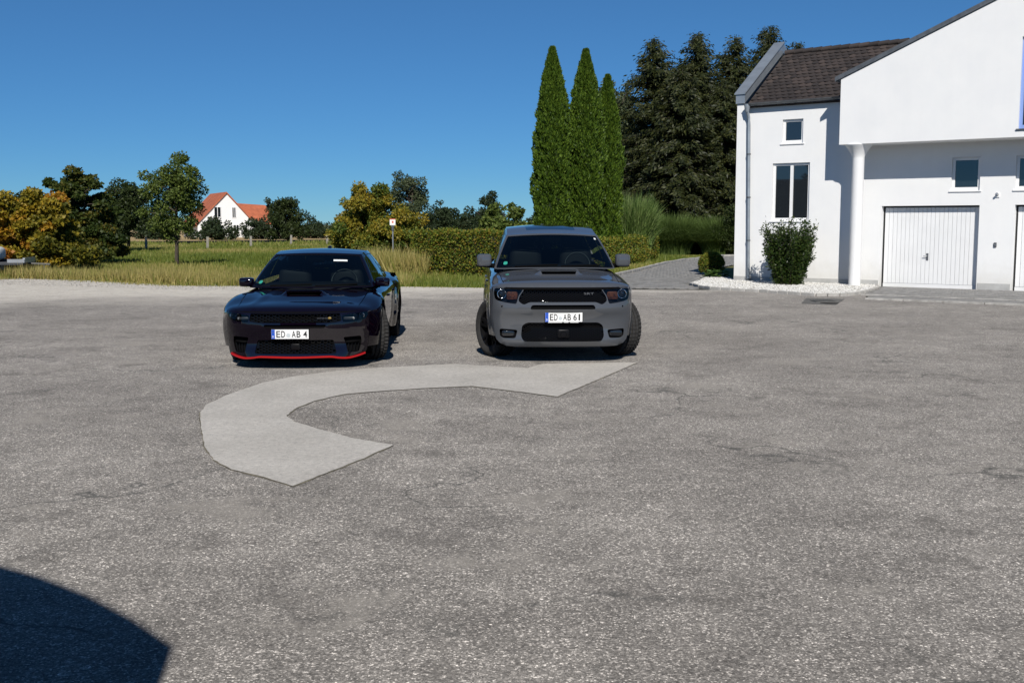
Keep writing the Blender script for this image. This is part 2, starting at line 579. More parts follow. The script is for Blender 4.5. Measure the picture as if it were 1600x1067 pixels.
sheet('patch_joint', TAR, .004, M['tar'], .2)
sheet('asphalt_patch', PATCH_R, .008, M['patch'], .2)
# a square repair seam in front of the bed, with the drain cover in it
sheet('drain_surround', [(6.55, 24.9), (7.2, 24.42), (8.0, 26.4), (7.16, 26.75)], .004, simple('dark_repair', (.115, .11, .1), .9, var=.25, scale=12, bump=.4), .3)
dr = empty('drain_cover', (7.28, 25.6, .004))
mb = MB(); mb.box(-.27, .27, -.27, .27, 0, .012); mb.build('frame', M['iron'], dr)
for k in range(6):
    mb = MB(); mb.box(-.22 + k*.078, -.175 + k*.078, -.22, .22, .012, .022); mb.build('bar', M['iron'], dr)
tag(dr, 'square cast iron drain cover set in the asphalt before the gravel bed', 'drain cover')

# ---- frame of the white house: x along the wall, y into the house
HO = (12.62, 29.93, 0.0)
HROT = R(-36.317)
ct, st = math.cos(HROT), math.sin(HROT)
def h2w(a, y): return (HO[0] + a*ct - y*st, HO[1] + a*st + y*ct)
def w2h(x, y):
    dx, dy = x - HO[0], y - HO[1]
    return (dx*ct + dy*st, -dx*st + dy*ct)

BED = [(5.29, 32.48), (5.33, 31.2), (5.5, 30.3), (5.95, 29.7), (6.55, 29.05), (7.1, 28.2), (7.6, 27.5), (8.15, 27.4), (8.6, 27.75),
       (9.12, 28.5), (9.7, 29.6), (10.2, 30.7), (10.42, 31.5), (9.0, 32.55), (6.9, 34.15), (7.35, 38.3), (6.4, 36.3), (5.79, 34.09)]
sheet('gravel_bed', BED, .035, M['bed'], .6)
# white stones
rng = np.random.default_rng(7)
def stones(name, poly, n, smin, smax, z, mat, label, seed, excl=None):
    rg = np.random.default_rng(seed)
    P = np.array(poly); lo, hi = P.min(0), P.max(0)
    pts = rg.uniform(lo, hi, (n * 3, 2)); pts = pts[inpoly(pts, poly)][:n]
    n = len(pts)
    base = np.array([(1,0,0),(-1,0,0),(0,1,0),(0,-1,0),(0,0,1),(0,0,-1)], float)
    fc = np.array([(0,2,4),(2,1,4),(1,3,4),(3,0,4),(2,0,5),(1,2,5),(3,1,5),(0,3,5)])
    s = rg.uniform(smin, smax, (n, 1, 1)) * rg.uniform(.6, 1.2, (n, 6, 3))
    v = base[None] * s * np.array([1, 1, .65])
    a = rg.uniform(0, 2*PI, n); ca, sa = np.cos(a)[:, None], np.sin(a)[:, None]
    x = v[:, :, 0]*ca - v[:, :, 1]*sa; y = v[:, :, 0]*sa + v[:, :, 1]*ca
    V = np.stack([x + pts[:, :1], y + pts[:, 1:], v[:, :, 2] + z + rg.uniform(0, .03, (n, 1))], 2)
    Fc = fc[None] + (np.arange(n) * 6)[:, None, None]
    o = mesh_np(name, V.reshape(-1, 3), Fc.reshape(-1, 3), mat)
    return tag(o, label, 'gravel', kind='stuff')
def stone_mat():
    t = NT('white_pebble')
    g = t.n('NewGeometry')
    t.set(Base_Color=t.ramp(g.outputs['Random Per Island'], [(0, (.42, .40, .36)), (.3, (.62, .6, .56)), (1, (.78, .77, .74))]), Roughness=.85)
    return t.m
M['pebble'] = stone_mat()
stones('white_gravel', BED, 15000, .016, .034, .045, M['pebble'], 'bed of white decorative gravel in front of the white house', 3)
# loose gravel on the lot edge
LG = [(-30, 36.5), (-16, 33), (-9, 30), (-3, 30.2), (-3.4, 31.6), (-5.7, 31), (-7.8, 32), (-10, 32.3), (-13, 34.6), (-15.8, 36.6), (-30, 40)]
stones('loose_gravel', LG, 5000, .008, .02, .004, simple('grey_pebble', (.34, .32, .29), .9), 'loose pale gravel along the meadow edge of the lot', 5)

def kerb_line(pts, seglen, width, height, name, parent, side=1, seed=1):
    """row of kerb stones along a polyline, each stone its own piece"""
    rg = random.Random(seed)
    line = resample(pts, seglen, False)
    for i in range(len(line) - 1):
        a = Vector((*line[i], 0)); b = Vector((*line[i+1], 0))
        d = b - a; L = d.length; ang = math.atan2(d.y, d.x)
        mb = MB(); g = .008
        h = height + rg.uniform(-.008, .008); ww = width + rg.uniform(-.008, .008)
        mb.box(g, L - g, -ww/2, ww/2, -.05, h)
        o = mb.build(name, M['kerb'], parent, bevel=.012)
        o.location = a; o.rotation_euler = (0, 0, ang)
bk = empty('bed_kerb', (5.29, 32.48, 0))
def shifted(pts, o): return [(p[0]-o[0], p[1]-o[1]) for p in pts]
kerb_line(shifted([(6.4, 36.3), (5.79, 34.09), (5.29, 32.48), (5.33, 31.2), (5.5, 30.3), (5.95, 29.7), (6.55, 29.05), (7.1, 28.2), (7.6, 27.5), (8.15, 27.4), (8.6, 27.75), (9.12, 28.5), (9.7, 29.6), (10.2, 30.7), (10.42, 31.45)], (5.29, 32.48)), .5, .1, .075, 'kerb_stone', bk, seed=3)
tag(bk, 'row of small concrete kerb stones edging the white gravel bed', 'kerb')

PATHP = [(2.0, 30.75), (2.25, 34), (3.15, 36.5), (4.25, 40.03), (5.28, 43.58), (7.02, 49.88), (8.7, 54.61), (10.03, 57.4), (11.85, 61.5), (16, 63.5), (16, 58),
         (12.0, 53.5), (9.5, 48.0), (7.9, 43.2), (7.0, 39.5), (6.4, 36.4), (5.72, 34.09), (5.22, 32.48), (5.25, 31.2), (5.42, 30.1)]
pk = empty('path_kerb', (4.0, 33, 0))
kerb_line(shifted([(1.75, 31.2), (2.1, 34), (3.02, 36.5), (4.15, 40.03), (5.18, 43.58), (6.92, 49.88), (8.6, 54.75), (9.93, 57.5), (11.8, 61.7), (16, 63.7)], (4.0, 33)), 1.0, .14, .11, 'kerb_stone', pk, seed=8)
tag(pk, 'long pale concrete kerb curving along the hedge side of the paved path', 'kerb')

def pavers(root_name, poly, ang, lx, ly, label, maxn=300, gap=.016, h=.03, excl=None, base_z=.004):
    root = sheet(root_name, poly, base_z, M['joint'], 1.0)
    P = np.array(poly)
    c, s = math.cos(ang), math.sin(ang)
    cen = P.mean(0)
    span = np.abs(P - cen).max() * 1.5
    cells = []
    ny = int(span / ly); nx = int(span / lx)
    for j in range(-ny, ny + 1):
        for i in range(-nx, nx + 1):
            x = (i + (.5 if j % 2 else 0)) * lx; y = j * ly
            cells.append((cen[0] + c*x - s*y, cen[1] + s*x + c*y))
    cells = np.array(cells)
    hx, hy = lx * .42, ly * .42
    m = np.ones(len(cells), bool)
    for sx, sy in ((1,1),(1,-1),(-1,1),(-1,-1)):
        q = cells + np.array([c*sx*hx - s*sy*hy, s*sx*hx + c*sy*hy])
        m &= inpoly(q, poly)
        if excl is not None: m &= ~inpoly(q, excl)
    cells = cells[m]
    fov = np.abs(cells[:, 0] / np.maximum(cells[:, 1], .1)) < .5
    d = np.hypot(cells[:, 0], cells[:, 1]) + (~fov) * 1000
    cells = cells[np.argsort(d)]
    mb = MB(); mb.box(-lx/2 + gap/2, lx/2 - gap/2, -ly/2 + gap/2, ly/2 - gap/2, 0, h)
    me = bpy.data.meshes.new('paving_stone'); me.from_pydata(mb.v, [], [f for f in mb.f if f != (0, 3, 2, 1)]); me.materials.append(M['paver_obj'])
    rg = random.Random(2)
    for x, y in cells[:maxn]:
        o = link_mesh('paving_stone', me, root)
        o.location = (x, y, base_z + rg.uniform(-.003, .003)); o.rotation_euler = (0, 0, ang)
    rest = cells[maxn:]
    if len(rest):
        V = np.array(mb.v); V2 = V.copy(); V2[:, 0] = V[:, 0]*c - V[:, 1]*s; V2[:, 1] = V[:, 0]*s + V[:, 1]*c
        n = len(rest)
        off = np.column_stack([rest, base_z + rng.uniform(-.003, .003, n)])
        VV = V2[None] + off[:, None, :]
        Fq = np.array([f for f in mb.f if f != (0, 3, 2, 1)])
        FF = Fq[None] + (np.arange(n) * 8)[:, None, None]
        o = mesh_np('paving_stones', VV.reshape(-1, 3), FF.reshape(-1, 4), M['paver'], root)
        o['kind'] = 'stuff'
    return root
pavers('path', PATHP, R(58), .30, .20, '')
APRON = [h2w(*p) for p in [(-1.2, -5.35), (8, -5.35), (8, -.02), (-2.68, -.02), (-2.6, -1.2), (-2.2, -2.6), (-1.7, -3.9)]]
APR = [w2h(*p) for p in BED]
pavers('garage_apron', APRON, HROT, .24, .16, '', excl=BED)
ak = empty('apron_kerb', (*h2w(-1.2, -5.4), 0), HROT)
for k in range(10):
    mb = MB(); mb.box(.01 + k*.9, .89 + k*.9, -.07, .05, -.03, .045); mb.build('kerb_stone', M['kerb'], ak, bevel=.01)
tag(ak, 'flush row of long kerb stones where the garage apron meets the asphalt', 'kerb')
ak2 = empty('paving_band', (*h2w(-1.75, -4.1), 0), HROT)
for k in range(10):
    mb = MB(); mb.box(.01 + k*.9, .89 + k*.9, -.05, .05, .0, .045); mb.build('kerb_stone', M['kerb'], ak2, bevel=.01)
tag(ak2, 'pale band of narrow kerb stones laid across the garage apron paving', 'kerb')
# ------------------------------------------------------------------ the white house with garages
house = empty('white_house', (*h2w(0, 0), 0), HROT)
tag(house, 'white plastered house with garages, brown tiled wing and overhanging upper storey', 'house')
# openings in the front wall: a0, a1, z0, z1
OPEN = {'small_window': (-5.66, -5.02, 4.17, 4.88), 'tall_window': (-5.94, -4.78, 1.88, 3.6), 'door_a': (-2.63, 0.0, 0.0, 2.30), 'door_b': (.89, 3.52, 0.0, 2.30),
        'win_a': (-.76, -.02, 2.69, 3.59), 'win_b': (.87, 1.61, 2.69, 3.59)}
AL, AR = -7.13, 8.6
wall_outer = [(AL, 0.0), (-2.63, 0.0), (-2.63, 2.30), (0.0, 2.30), (0.0, 0.0), (.89, 0.0), (.89, 2.30), (3.52, 2.30), (3.52, 0.0), (AR, 0.0), (AR, 4.0), (-3.56, 4.0), (-3.56, 5.42), (AL, 5.42)]
def rect(o): return [(o[0], o[2]), (o[1], o[2]), (o[1], o[3]), (o[0], o[3])]
v, f = cdt(wall_outer, [rect(OPEN[k]) for k in ('small_window', 'tall_window', 'win_a', 'win_b')], 1.0, False)
mbw = MB(); mbw.add([(a, 0.0, z) for a, z in v], [tuple(t) for t in f])
def reveal(mb, o, d, bottom=True):
    a0, a1, z0, z1 = o
    c = [(a0, z0), (a1, z0), (a1, z1), (a0, z1)]
    for i in range(4):
        if i == 0 and not bottom: continue
        p, q = c[i], c[(i+1) % 4]
        mb.add([(p[0], 0, p[1]), (q[0], 0, q[1]), (q[0], d, q[1]), (p[0], d, p[1])], [(0, 1, 2, 3)])
for k in ('small_window', 'tall_window', 'win_a', 'win_b'): reveal(mbw, OPEN[k], .13)
for k in ('door_a', 'door_b'): reveal(mbw, OPEN[k], .27, False)
# gable end of the wing and the back
gab = [(0, 0), (5.6, 0), (5.6, 5.42), (2.8, 7.25), (0, 5.42)]
mbw.add([(AL, y, z) for y, z in gab], [(0, 1, 2, 3, 4)])
mbw.add([(AL, 5.6, 0), (AR, 5.6, 0), (AR, 5.6, 5.4), (AL, 5.6, 5.4)], [(0, 1, 2, 3)])
mbw.add([(AR, 0, 0), (AR, 5.6, 0), (AR, 5.6, 4), (AR, 0, 4)], [(0, 1, 2, 3)])
mbw.build('wall', M['plaster'], house)
# plinth strips
for a0, a1 in ((AL, -2.66), (.0 + .03, .86), (3.55, AR)):
    mb = MB(); mb.box(a0, a1, -.012, .03, 0, .2); mb.build('plinth', M['plinth'], house)
# rooms behind the panes
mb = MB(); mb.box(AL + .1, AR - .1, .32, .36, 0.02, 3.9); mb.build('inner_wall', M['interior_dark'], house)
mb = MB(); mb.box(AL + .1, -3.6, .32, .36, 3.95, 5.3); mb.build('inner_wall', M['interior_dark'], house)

def window(o, mull=0, sill=True, fw=.075, dy=.07):
    a0, a1, z0, z1 = o
    mb = MB()
    mb.box(a0+.002, a0+fw, dy, dy+.06, z0+.002, z1-.002); mb.box(a1-fw, a1-.002, dy, dy+.06, z0+.002, z1-.002)
    mb.box(a0+fw, a1-fw, dy+.001, dy+.059, z1-fw, z1-.002); mb.box(a0+fw, a1-fw, dy+.001, dy+.059, z0+.002, z0+fw*1.3)
    wn = mb.build('window', M['white'], house, bevel=.006)
    n = mull + 1
    wd = (a1 - a0 - 2*fw) / n
    for i in range(n):
        b0 = a0 + fw + i*wd; b1 = b0 + wd
        if i:
            m2 = MB(); m2.box(b0 - .045, b0 + .045, dy-.004, dy+.056, z0+fw*1.3, z1-fw); m2.build('mullion', M['white'], wn)
        m2 = MB(); m2.box(b0 + (.04 if i else .0), b1 - (.04 if i < n-1 else 0), dy+.03, dy+.036, z0+fw*1.3, z1-fw); m2.build('pane', M['window_glass'], wn)
    if sill:
        m2 = MB(); m2.box(a0-.05, a1+.05, -.035, dy, z0-.03, z0+.004); m2.build('sill', M['white'], wn, bevel=.005)
window(OPEN['small_window']); window(OPEN['tall_window'], 1); window(OPEN['win_a']); window(OPEN['win_b'])

def garage_door(o):
    a0, a1, z0, z1 = o
    mb = MB()
    mb.box(a0+.004, a0+.035, .19, .27, z0, z1); mb.box(a1-.035, a1-.004, .19, .27, z0, z1); mb.box(a0+.035, a1-.035, .191, .269, z1-.04, z1-.002)
    d = mb.build('garage_door', M['gap_dark'], house)
    n = 22; w_ = (a1 - a0 - .09) / n
    for i in range(n):
        m2 = MB(); b0 = a0 + .045 + i*w_
        m2.box(b0 + .004, b0 + w_ - .004, .20, .225, z0 + .125, z1 - .05)
        m2.build('board', M['door_white'], d, bevel=.003)
    m2 = MB(); m2.box(a0+.04, a1-.04, .226, .25, z0+.01, z1-.045); m2.build('backing', M['gap_dark'] if False else M['door_white'], d)
    m2 = MB(); m2.box(a0+.04, a1-.04, .195, .2255, z0+.012, z0+.115); m2.build('bottom_rail', M['door_white'], d, bevel=.004)
    c = (a0 + a1)/2 - .06
    m2 = MB(); m2.box(c - .03, c + .03, .188, .2, .78, .98); pl = m2.build('handle_plate', M['zinc_dark'], d, bevel=.004)
    m2 = MB(); m2.tube([(c, .19, .90), (c, .14, .90), (c - .09, .135, .90)], .012, 8); m2.build('handle', M['metal'], pl, smooth=True)
garage_door(OPEN['door_a']); garage_door(OPEN['door_b'])

# overhanging upper storey
S0 = 5.79; SL = .42; APK = 2.5
def zr_up(a): return S0 + SL * ((a + 3.58) if a <= APK else (2*APK + 3.58 - a))
up = [(-3.56, 4.0), (AR, 4.0), (AR, zr_up(AR)), (APK, zr_up(APK)), (-3.56, zr_up(-3.56))]
uwin = (1.09, 3.9, 4.2, 6.5)
v, f = cdt(up, [rect(uwin)], 1.0, False)
mb = MB(); mb.add([(a, -1.0, z) for a, z in v], [tuple(t) for t in f])
for p, q in zip(up, up[1:] + up[:1]):
    mb.add([(p[0], -1, p[1]), (q[0], -1, q[1]), (q[0], 8, q[1]), (p[0], 8, p[1])], [(0, 1, 2, 3)])
mb.add([(a, 8, z) for a, z in up], [(0, 1, 2, 3, 4)])
s0 = len(mb.v)
for (p, q) in zip(rect(uwin), rect(uwin)[1:] + rect(uwin)[:1]):
    mb.add([(p[0], -1, p[1]), (q[0], -1, q[1]), (q[0], -.87, q[1]), (p[0], -.87, p[1])], [(0, 1, 2, 3)])
mb.build('upper_storey', M['plaster'], house)
a0, a1, z0, z1 = uwin
mb = MB(); mb.box(a0+.002, a0+.08, -.93, -.87, z0, z1); mb.box(a1-.08, a1-.002, -.93, -.87, z0, z1); mb.box(a0+.08, a1-.08, -.929, -.871, z1-.08, z1-.002); mb.box(a0+.08, a1-.08, -.929, -.871, z0+.002, z0+.1)
wn = mb.build('window', simple('frame_sky_reflection', (.25, .36, .7), .4), house)  # sky reflection on the frame put into its blue base colour
mb = MB(); mb.box(a0+.08, a1-.08, -.905, -.898, z0+.1, z1-.08); mb.build('pane', M['window_glass'], wn)
mb = MB(); mb.box(a0-.05, a1+.05, -1.04, -.93, z0-.03, z0+.003); mb.build('sill', M['zinc_dark'], wn)
# roof slabs of the gable with metal verge
for sgn in (0, 1):
    mb = MB()
    if sgn == 0: q = [(-3.72, zr_up(-3.72)+.012), (APK, zr_up(APK)+.012), (APK, zr_up(APK)+.13), (-3.72, zr_up(-3.72)+.13)]
    else: q = [(APK+.002, zr_up(APK)+.012), (AR+.15, zr_up(AR+.15)+.012), (AR+.15, zr_up(AR+.15)+.13), (APK+.002, zr_up(APK)+.13)]
    mb.prism(q, lambda a, z: (a, -1.05, z), lambda a, z: (a, 8.05, z))
    mb.build('roof', M['zinc_dark'], house)
# column
mb = MB(); mb.lathe([(0, .01), (.165, .01), (.165, 3.62), (.172, 3.66), (.21, 3.76), (.29, 3.88), (.38, 3.985), (.38, 3.999), (0, 3.999)], 'z', 40, (-3.115, -.67, 0))
mb.build('column', M['white'], house, smooth=True, angle=40)
# wing roof: slab, tiles, ridge, parapet, gutter
def roof_z(y): return 5.42 + .66 * y
mb = MB(); q = [(-.06, roof_z(-.06)-.055), (2.8, roof_z(2.8)-.055), (5.66, roof_z(-.06)-.055), (5.66, roof_z(-.06)-.1), (2.8, roof_z(2.8)-.1), (-.06, roof_z(-.06)-.1)]
mb.prism(q, lambda y, z: (-6.83, y, z), lambda y, z: (-2.0, y, z))
roof = mb.build('wing_roof', simple('roof_battens', (.05, .04, .036), .8), house)
tw, te = .2, .215
sl = math.hypot(1, .66); ang = math.atan(.66)
mb = MB()
prof = [(0, 0), (0, .30), (tw*.98, .30), (tw*.98, 0)]
pts = [(.004, .30), (.004, .085), (.02, .045), (.05, .015), (tw*.5, 0), (tw-.05, .015), (tw-.02, .045), (tw-.004, .085), (tw-.004, .30)]
n = len(pts)
def tz(x): return .026 + .022 * math.sin(PI * x / tw)
vs = [(x, l, tz(x)) for x, l in pts] + [(x, l, tz(x) - .02) for x, l in pts]
mb.add(vs, [tuple(range(n))[::-1], tuple(range(n, 2*n))] + [(i, (i+1) % n, n+(i+1) % n, n+i) for i in range(n)])
tme = bpy.data.meshes.new('roof_tile'); tme.from_pydata(mb.v, [], mb.f); tme.materials.append(M['tile'])
rg = random.Random(12)
rows = int((2.92 * sl) / te)
cnt = 0
for j in range(rows):
    l = j * te
    y = -.14 + l / sl; z = roof_z(y) - .055
    ncol = int((6.83 - 3.3) / tw) + 1
    for i in range(ncol):
        a = -6.82 + (i + (.5 if j % 2 else 0)) * tw
        # the gable of the upper storey covers the rest of the slope
        if a > -3.3 or cnt >= 300: continue
        if i == ncol - 1 and j % 2: continue
        o = link_mesh('roof_tile', tme, roof)
        o.location = (a, y, z + rg.uniform(-.004, .006)); o.rotation_euler = (ang + R(3.2) * -1, rg.uniform(-.012, .012), rg.uniform(-.01, .01))
        cnt += 1
for k in range(13):
    mb = MB(); mb.tube([(-6.80 + k*.3, 2.8, roof_z(2.8)-.01), (-6.48 + k*.3, 2.8, roof_z(2.8)+.012)], .085, 10); mb.build('ridge_tile', M['tile'], roof, smooth=True, angle=50)
mb = MB()
q = [(-.06, 5.43), (-.06, 5.72), (2.8, 7.58), (5.66, 5.72), (5.66, 5.43), (2.8, 7.27)]
mb.prism(q, lambda y, z: (-7.155, y, z), lambda y, z: (-6.86, y, z)); pp = mb.build('parapet', M['zinc'], house)
mb = MB(); q = [(-.1, 5.70), (-.1, 5.735), (2.8, 7.62), (2.8, 7.585)]
mb.prism(q, lambda y, z: (-7.19, y, z), lambda y, z: (-6.83, y, z)); mb.build('cap', M['zinc'], pp)
# gutter: half round
mb = MB(); seg = 10; prof = [( -.075*math.cos(PI*k/seg), -.075*math.sin(PI*k/seg)) for k in range(seg+1)] + [(.065*math.cos(PI*k/seg), -.065*math.sin(PI*k/seg)) for k in range(seg+1)]
mb.prism(prof, lambda y, z: (-6.8, -.19 + y, 5.40 + z), lambda y, z: (-3.57, -.19 + y, 5.42 + z))
gt = mb.build('gutter', M['zinc_dark'], house, smooth=True, angle=40)
for k in range(4):
    mb = MB(); a = -6.4 + k*.85; mb.tube([(a, -.27, 5.41), (a, -.19, 5.315), (a, -.11, 5.41)], .009, 6); mb.build('bracket', M['zinc_dark'], gt)
mb = MB(); mb.tube([(-6.72, -.19, 5.34), (-6.72, -.18, 5.2), (-6.70, -.11, 5.0), (-6.69, -.10, 4.8), (-6.60, -.10, .05)], .048, 12)
dp = mb.build('downpipe', M['zinc'], house, smooth=True, angle=40)
mb = MB(); mb.lathe([(.05, 5.15), (.085, 5.3), (.09, 5.38), (.05, 5.38)], 'z', 14, (-6.72, -.19, 0)); mb.build('hopper', M['zinc'], dp, smooth=True, angle=40)
for z in (.12, 1.3, 2.6, 3.9):
    mb = MB(); x = -6.60 - .09*(z/4.8); mb.lathe([(.05, z-.02), (.062, z-.02), (.062, z+.02), (.05, z+.02)], 'z', 14, (x, -.10, 0)); mb.tube([(x, -.04, z), (x, .01, z)], .01, 6); mb.build('pipe_clip', M['zinc_dark'], dp)
# wall lamp and switch
mb = MB(); mb.box(.40, .50, -.03, 0, 2.5, 2.62); wl = mb.build('wall_lamp', M['white'], house, bevel=.006)
mb = MB(); mb.tube([(.45, -.03, 2.57), (.45, -.13, 2.6)], .03, 10); mb.build('lamp_head', M['metal'], wl, smooth=True, angle=40)
mb = MB(); mb.box(.41, .48, -.04, 0, 1.18, 1.3); sw = mb.build('key_switch', M['zinc_dark'], house, bevel=.006)
mb = MB(); mb.lathe([(0, -.055), (.018, -.055), (.018, -.04)], 'y', 12, (.445, 0, 1.235)); mb.build('lock', M['metal'], sw)

# ------------------------------------------------------------------ plants
def leaf_mesh(name, pos, axis, side, ln, wd, mat, parent=None, hue=None, curl=0.0):
    """one diamond leaf per row: base at pos, long axis, side axis"""
    n = len(pos)
    axis = axis / np.maximum(np.linalg.norm(axis, axis=1, keepdims=True), 1e-6)
    side = side - axis * (axis * side).sum(1, keepdims=True)
    side = side / np.maximum(np.linalg.norm(side, axis=1, keepdims=True), 1e-6)
    ln = np.broadcast_to(np.asarray(ln, float).reshape(-1, 1), (n, 1)); wd = np.broadcast_to(np.asarray(wd, float).reshape(-1, 1), (n, 1))
    mid = pos + axis * ln * .45
    V = np.stack([pos, mid + side * wd * .5, pos + axis * ln, mid - side * wd * .5], 1)
    Fq = np.arange(n * 4).reshape(-1, 4)
    return mesh_np(name, V.reshape(-1, 3), Fq, mat, parent, attr=hue)

def rdir(rg, n):
    d = rg.normal(size=(n, 3))
    return d / np.linalg.norm(d, axis=1, keepdims=True)

def crown_leaves(rg, clumps, n, leaf, mat, parent, up=.3, name='crown', flat=.75, hue_fn=None, aspect=.55):
    """clumps: array (k,4) x y z r. leaves sit in a shell of every clump"""
    C = np.asarray(clumps, float)
    wgt = C[:, 3] ** 2; idx = rg.choice(len(C), n, p=wgt / wgt.sum())
    d = rdir(rg, n)
    rr = C[idx, 3] * (.35 + .75 * rg.random(n) ** .6)
    pos = C[idx, :3] + d * rr[:, None] * np.array([1, 1, flat])
    ax = d * .6 + rdir(rg, n) * .9 + np.array([0, 0, -up])
    sd = rdir(rg, n) + np.cross(d, ax) * .8
    hue = None
    if hue_fn is not None: hue = hue_fn(C, idx, pos, rg)
    s = leaf * rg.uniform(.6, 1.25, n)
    return leaf_mesh(name, pos, ax, sd, s, s * aspect, mat, parent, hue)

def make_tree(name, loc, height, width, trunk_h, trunk_r, mat, seed, label, nclump=40, nleaf=12000, leaf=.12, clump_r=.4, shape='round', group=None, cat='tree',
              hue_fn=None, squash=1.0, multi=0, low=0.0, aspect=.55, flat=.75, open_=1.0):
    rg = np.random.default_rng(seed)
    t = empty(name, loc)
    tag(t, label, cat, group)
    ch = height - trunk_h
    cl = []
    tries = 0
    while len(cl) < nclump and tries < 5000:
        tries += 1
        p = rg.uniform(-1, 1, 3)
        r = np.linalg.norm(p)
        if r > 1 or r < .25: continue
        if shape == 'cone' and np.hypot(p[0], p[1]) > (1 - p[2]) * .62 + .08: continue
        if shape == 'dome' and p[2] < -.2 and np.hypot(p[0], p[1]) > .95: continue
        if trunk_h < .45:      # shrubs and low-branched trees are leafy down to the ground
            p[2] = 2 * abs(p[2]) - 1
            p[:2] *= 1.06
        wob = 1 + .22 * math.sin(3 * math.atan2(p[1], p[0]) + seed) + .12 * math.sin(5 * p[2] + seed * 2)
        c = clump_r * rg.uniform(.6, 1.25) * (1.15 - .45 * r)
        cl.append((p[0] * (width/2 - c*.6) * wob, p[1] * (width/2 - c*.6) * wob * squash, trunk_h + ch/2 + p[2] * (ch/2 - c*.5) , c))
    cl = np.array(cl)
    mb = MB()
    stems = [(0.0, 0.0)] if not multi else [(math.cos(k*2.4)*trunk_r*2.2, math.sin(k*2.4)*trunk_r*2.2) for k in range(multi)]
    for sx, sy in stems:
        ex, ey = sx*3 + rg.normal()*.05*height, sy*3 + rg.normal()*.05*height
        top = trunk_h + ch * .72
        mb.tube([(sx, sy, -.05), (sx*1.1, sy*1.1, trunk_h*.35), (sx*1.6 + ex*.3, sy*1.6 + ey*.3, trunk_h), (ex*.7, ey*.7, trunk_h + ch*.4), (ex, ey, top)],
                [trunk_r*1.35, trunk_r*1.05, trunk_r*.9, trunk_r*.5, trunk_r*.12], 8)
    mb.build('trunk', M['bark'], t, smooth=True)
    mb = MB()
    for c in cl[rg.permutation(len(cl))[:min(26, len(cl))]]:
        z0 = max(trunk_h * .85, min(c[2] - .25 * np.hypot(c[0], c[1]), trunk_h + ch * .6))
        b = np.array([0, 0, z0]); e = c[:3]
        m = (b + e) / 2 + np.array([0, 0, .12 * np.hypot(c[0], c[1])])
        mb.tube([b, m, e], [trunk_r*.42, trunk_r*.25, trunk_r*.07], 5)
    mb.build('limbs', M['bark'], t, smooth=True)
    crown_leaves(rg, cl, nleaf, leaf, mat, t, hue_fn=hue_fn, aspect=aspect, flat=flat)
    return t

L_green = leaf_mat('leaf_green', [(0.0405, 0.0675, 0.0108), (0.0945, 0.135, 0.024), (0.1755, 0.216, 0.048)])
L_dark = leaf_mat('leaf_dark_green', [(.016, .028, .007), (.034, .052, .012), (.065, .085, .024)])
L_olive = leaf_mat('leaf_olive_yellow', [(0.0455, 0.0878, 0.0144), (0.1105, 0.1553, 0.024), (0.26, 0.216, 0.024), (0.39, 0.27, 0.03)], attr=True, mixattr=.55)
L_maple = leaf_mat('leaf_autumn_maple', [(0.0562, 0.0688, 0.011), (0.1625, 0.15, 0.0165), (0.325, 0.2375, 0.0198), (0.4125, 0.2125, 0.022), (0.325, 0.0875, 0.0165)], attr=True, mixattr=.7)
L_maple_d = leaf_mat('leaf_dark_maple', [(0.0168, 0.0312, 0.0066), (0.036, 0.06, 0.011), (0.072, 0.09, 0.0154), (0.168, 0.12, 0.0165)], attr=True, mixattr=.5)
L_grey = leaf_mat('leaf_grey_green', [(0.0438, 0.0625, 0.03), (0.0813, 0.1063, 0.048), (0.1375, 0.1625, 0.084)])
L_far = leaf_mat('leaf_far_trees', [(.018, .034, .014), (.035, .055, .022), (.055, .075, .03)])
L_thuja = leaf_mat('thuja_sprays', [(0.0246, 0.0554, 0.0054), (0.0616, 0.1122, 0.0097), (0.1288, 0.198, 0.0194)], trans=.25)
L_spruce = leaf_mat('spruce_needles', [(0.0114, 0.0172, 0.0047), (0.0253, 0.033, 0.0076), (0.0569, 0.0607, 0.0152)], trans=.12)
L_hedge = leaf_mat('hedge_leaves', [(0.0438, 0.08, 0.0096), (0.105, 0.152, 0.0168), (0.21, 0.24, 0.03), (0.2625, 0.16, 0.024)], trans=.3)
L_grass = leaf_mat('meadow_grass', [(0.0938, 0.1403, 0.0198), (0.1875, 0.2196, 0.0385), (0.375, 0.3172, 0.1045), (0.5375, 0.427, 0.176)], attr=True, mixattr=.7, trans=.35)
L_reed = leaf_mat('reed_leaves', [(0.055, 0.11, 0.02), (0.121, 0.187, 0.045), (0.22, 0.286, 0.1)], trans=.3)
L_mound = leaf_mat('ornamental_grass_blades', [(0.055, 0.0978, 0.02), (0.1045, 0.161, 0.035), (0.176, 0.2415, 0.07)], trans=.3)
L_laurel = leaf_mat('glossy_shrub_leaves', [(0.0144, 0.032, 0.0064), (0.032, 0.06, 0.0112), (0.072, 0.096, 0.024)], rough=.3, trans=.2)
L_hosta = leaf_mat('pale_green_leaves', [(.07, .14, .03), (.13, .22, .05)], trans=.3)

hue_clump = lambda C, idx, pos, rg: np.clip(np.random.default_rng(5).random(len(C))[idx], 0, 1)
def hue_maple(C, idx, pos, rg):
    # colour turns from green at the right to yellow and orange at the left
    h = .36 - .15 * C[idx, 0] + np.random.default_rng(9).normal(0, .22, len(C))[idx]
    return np.clip(h, 0, 1)

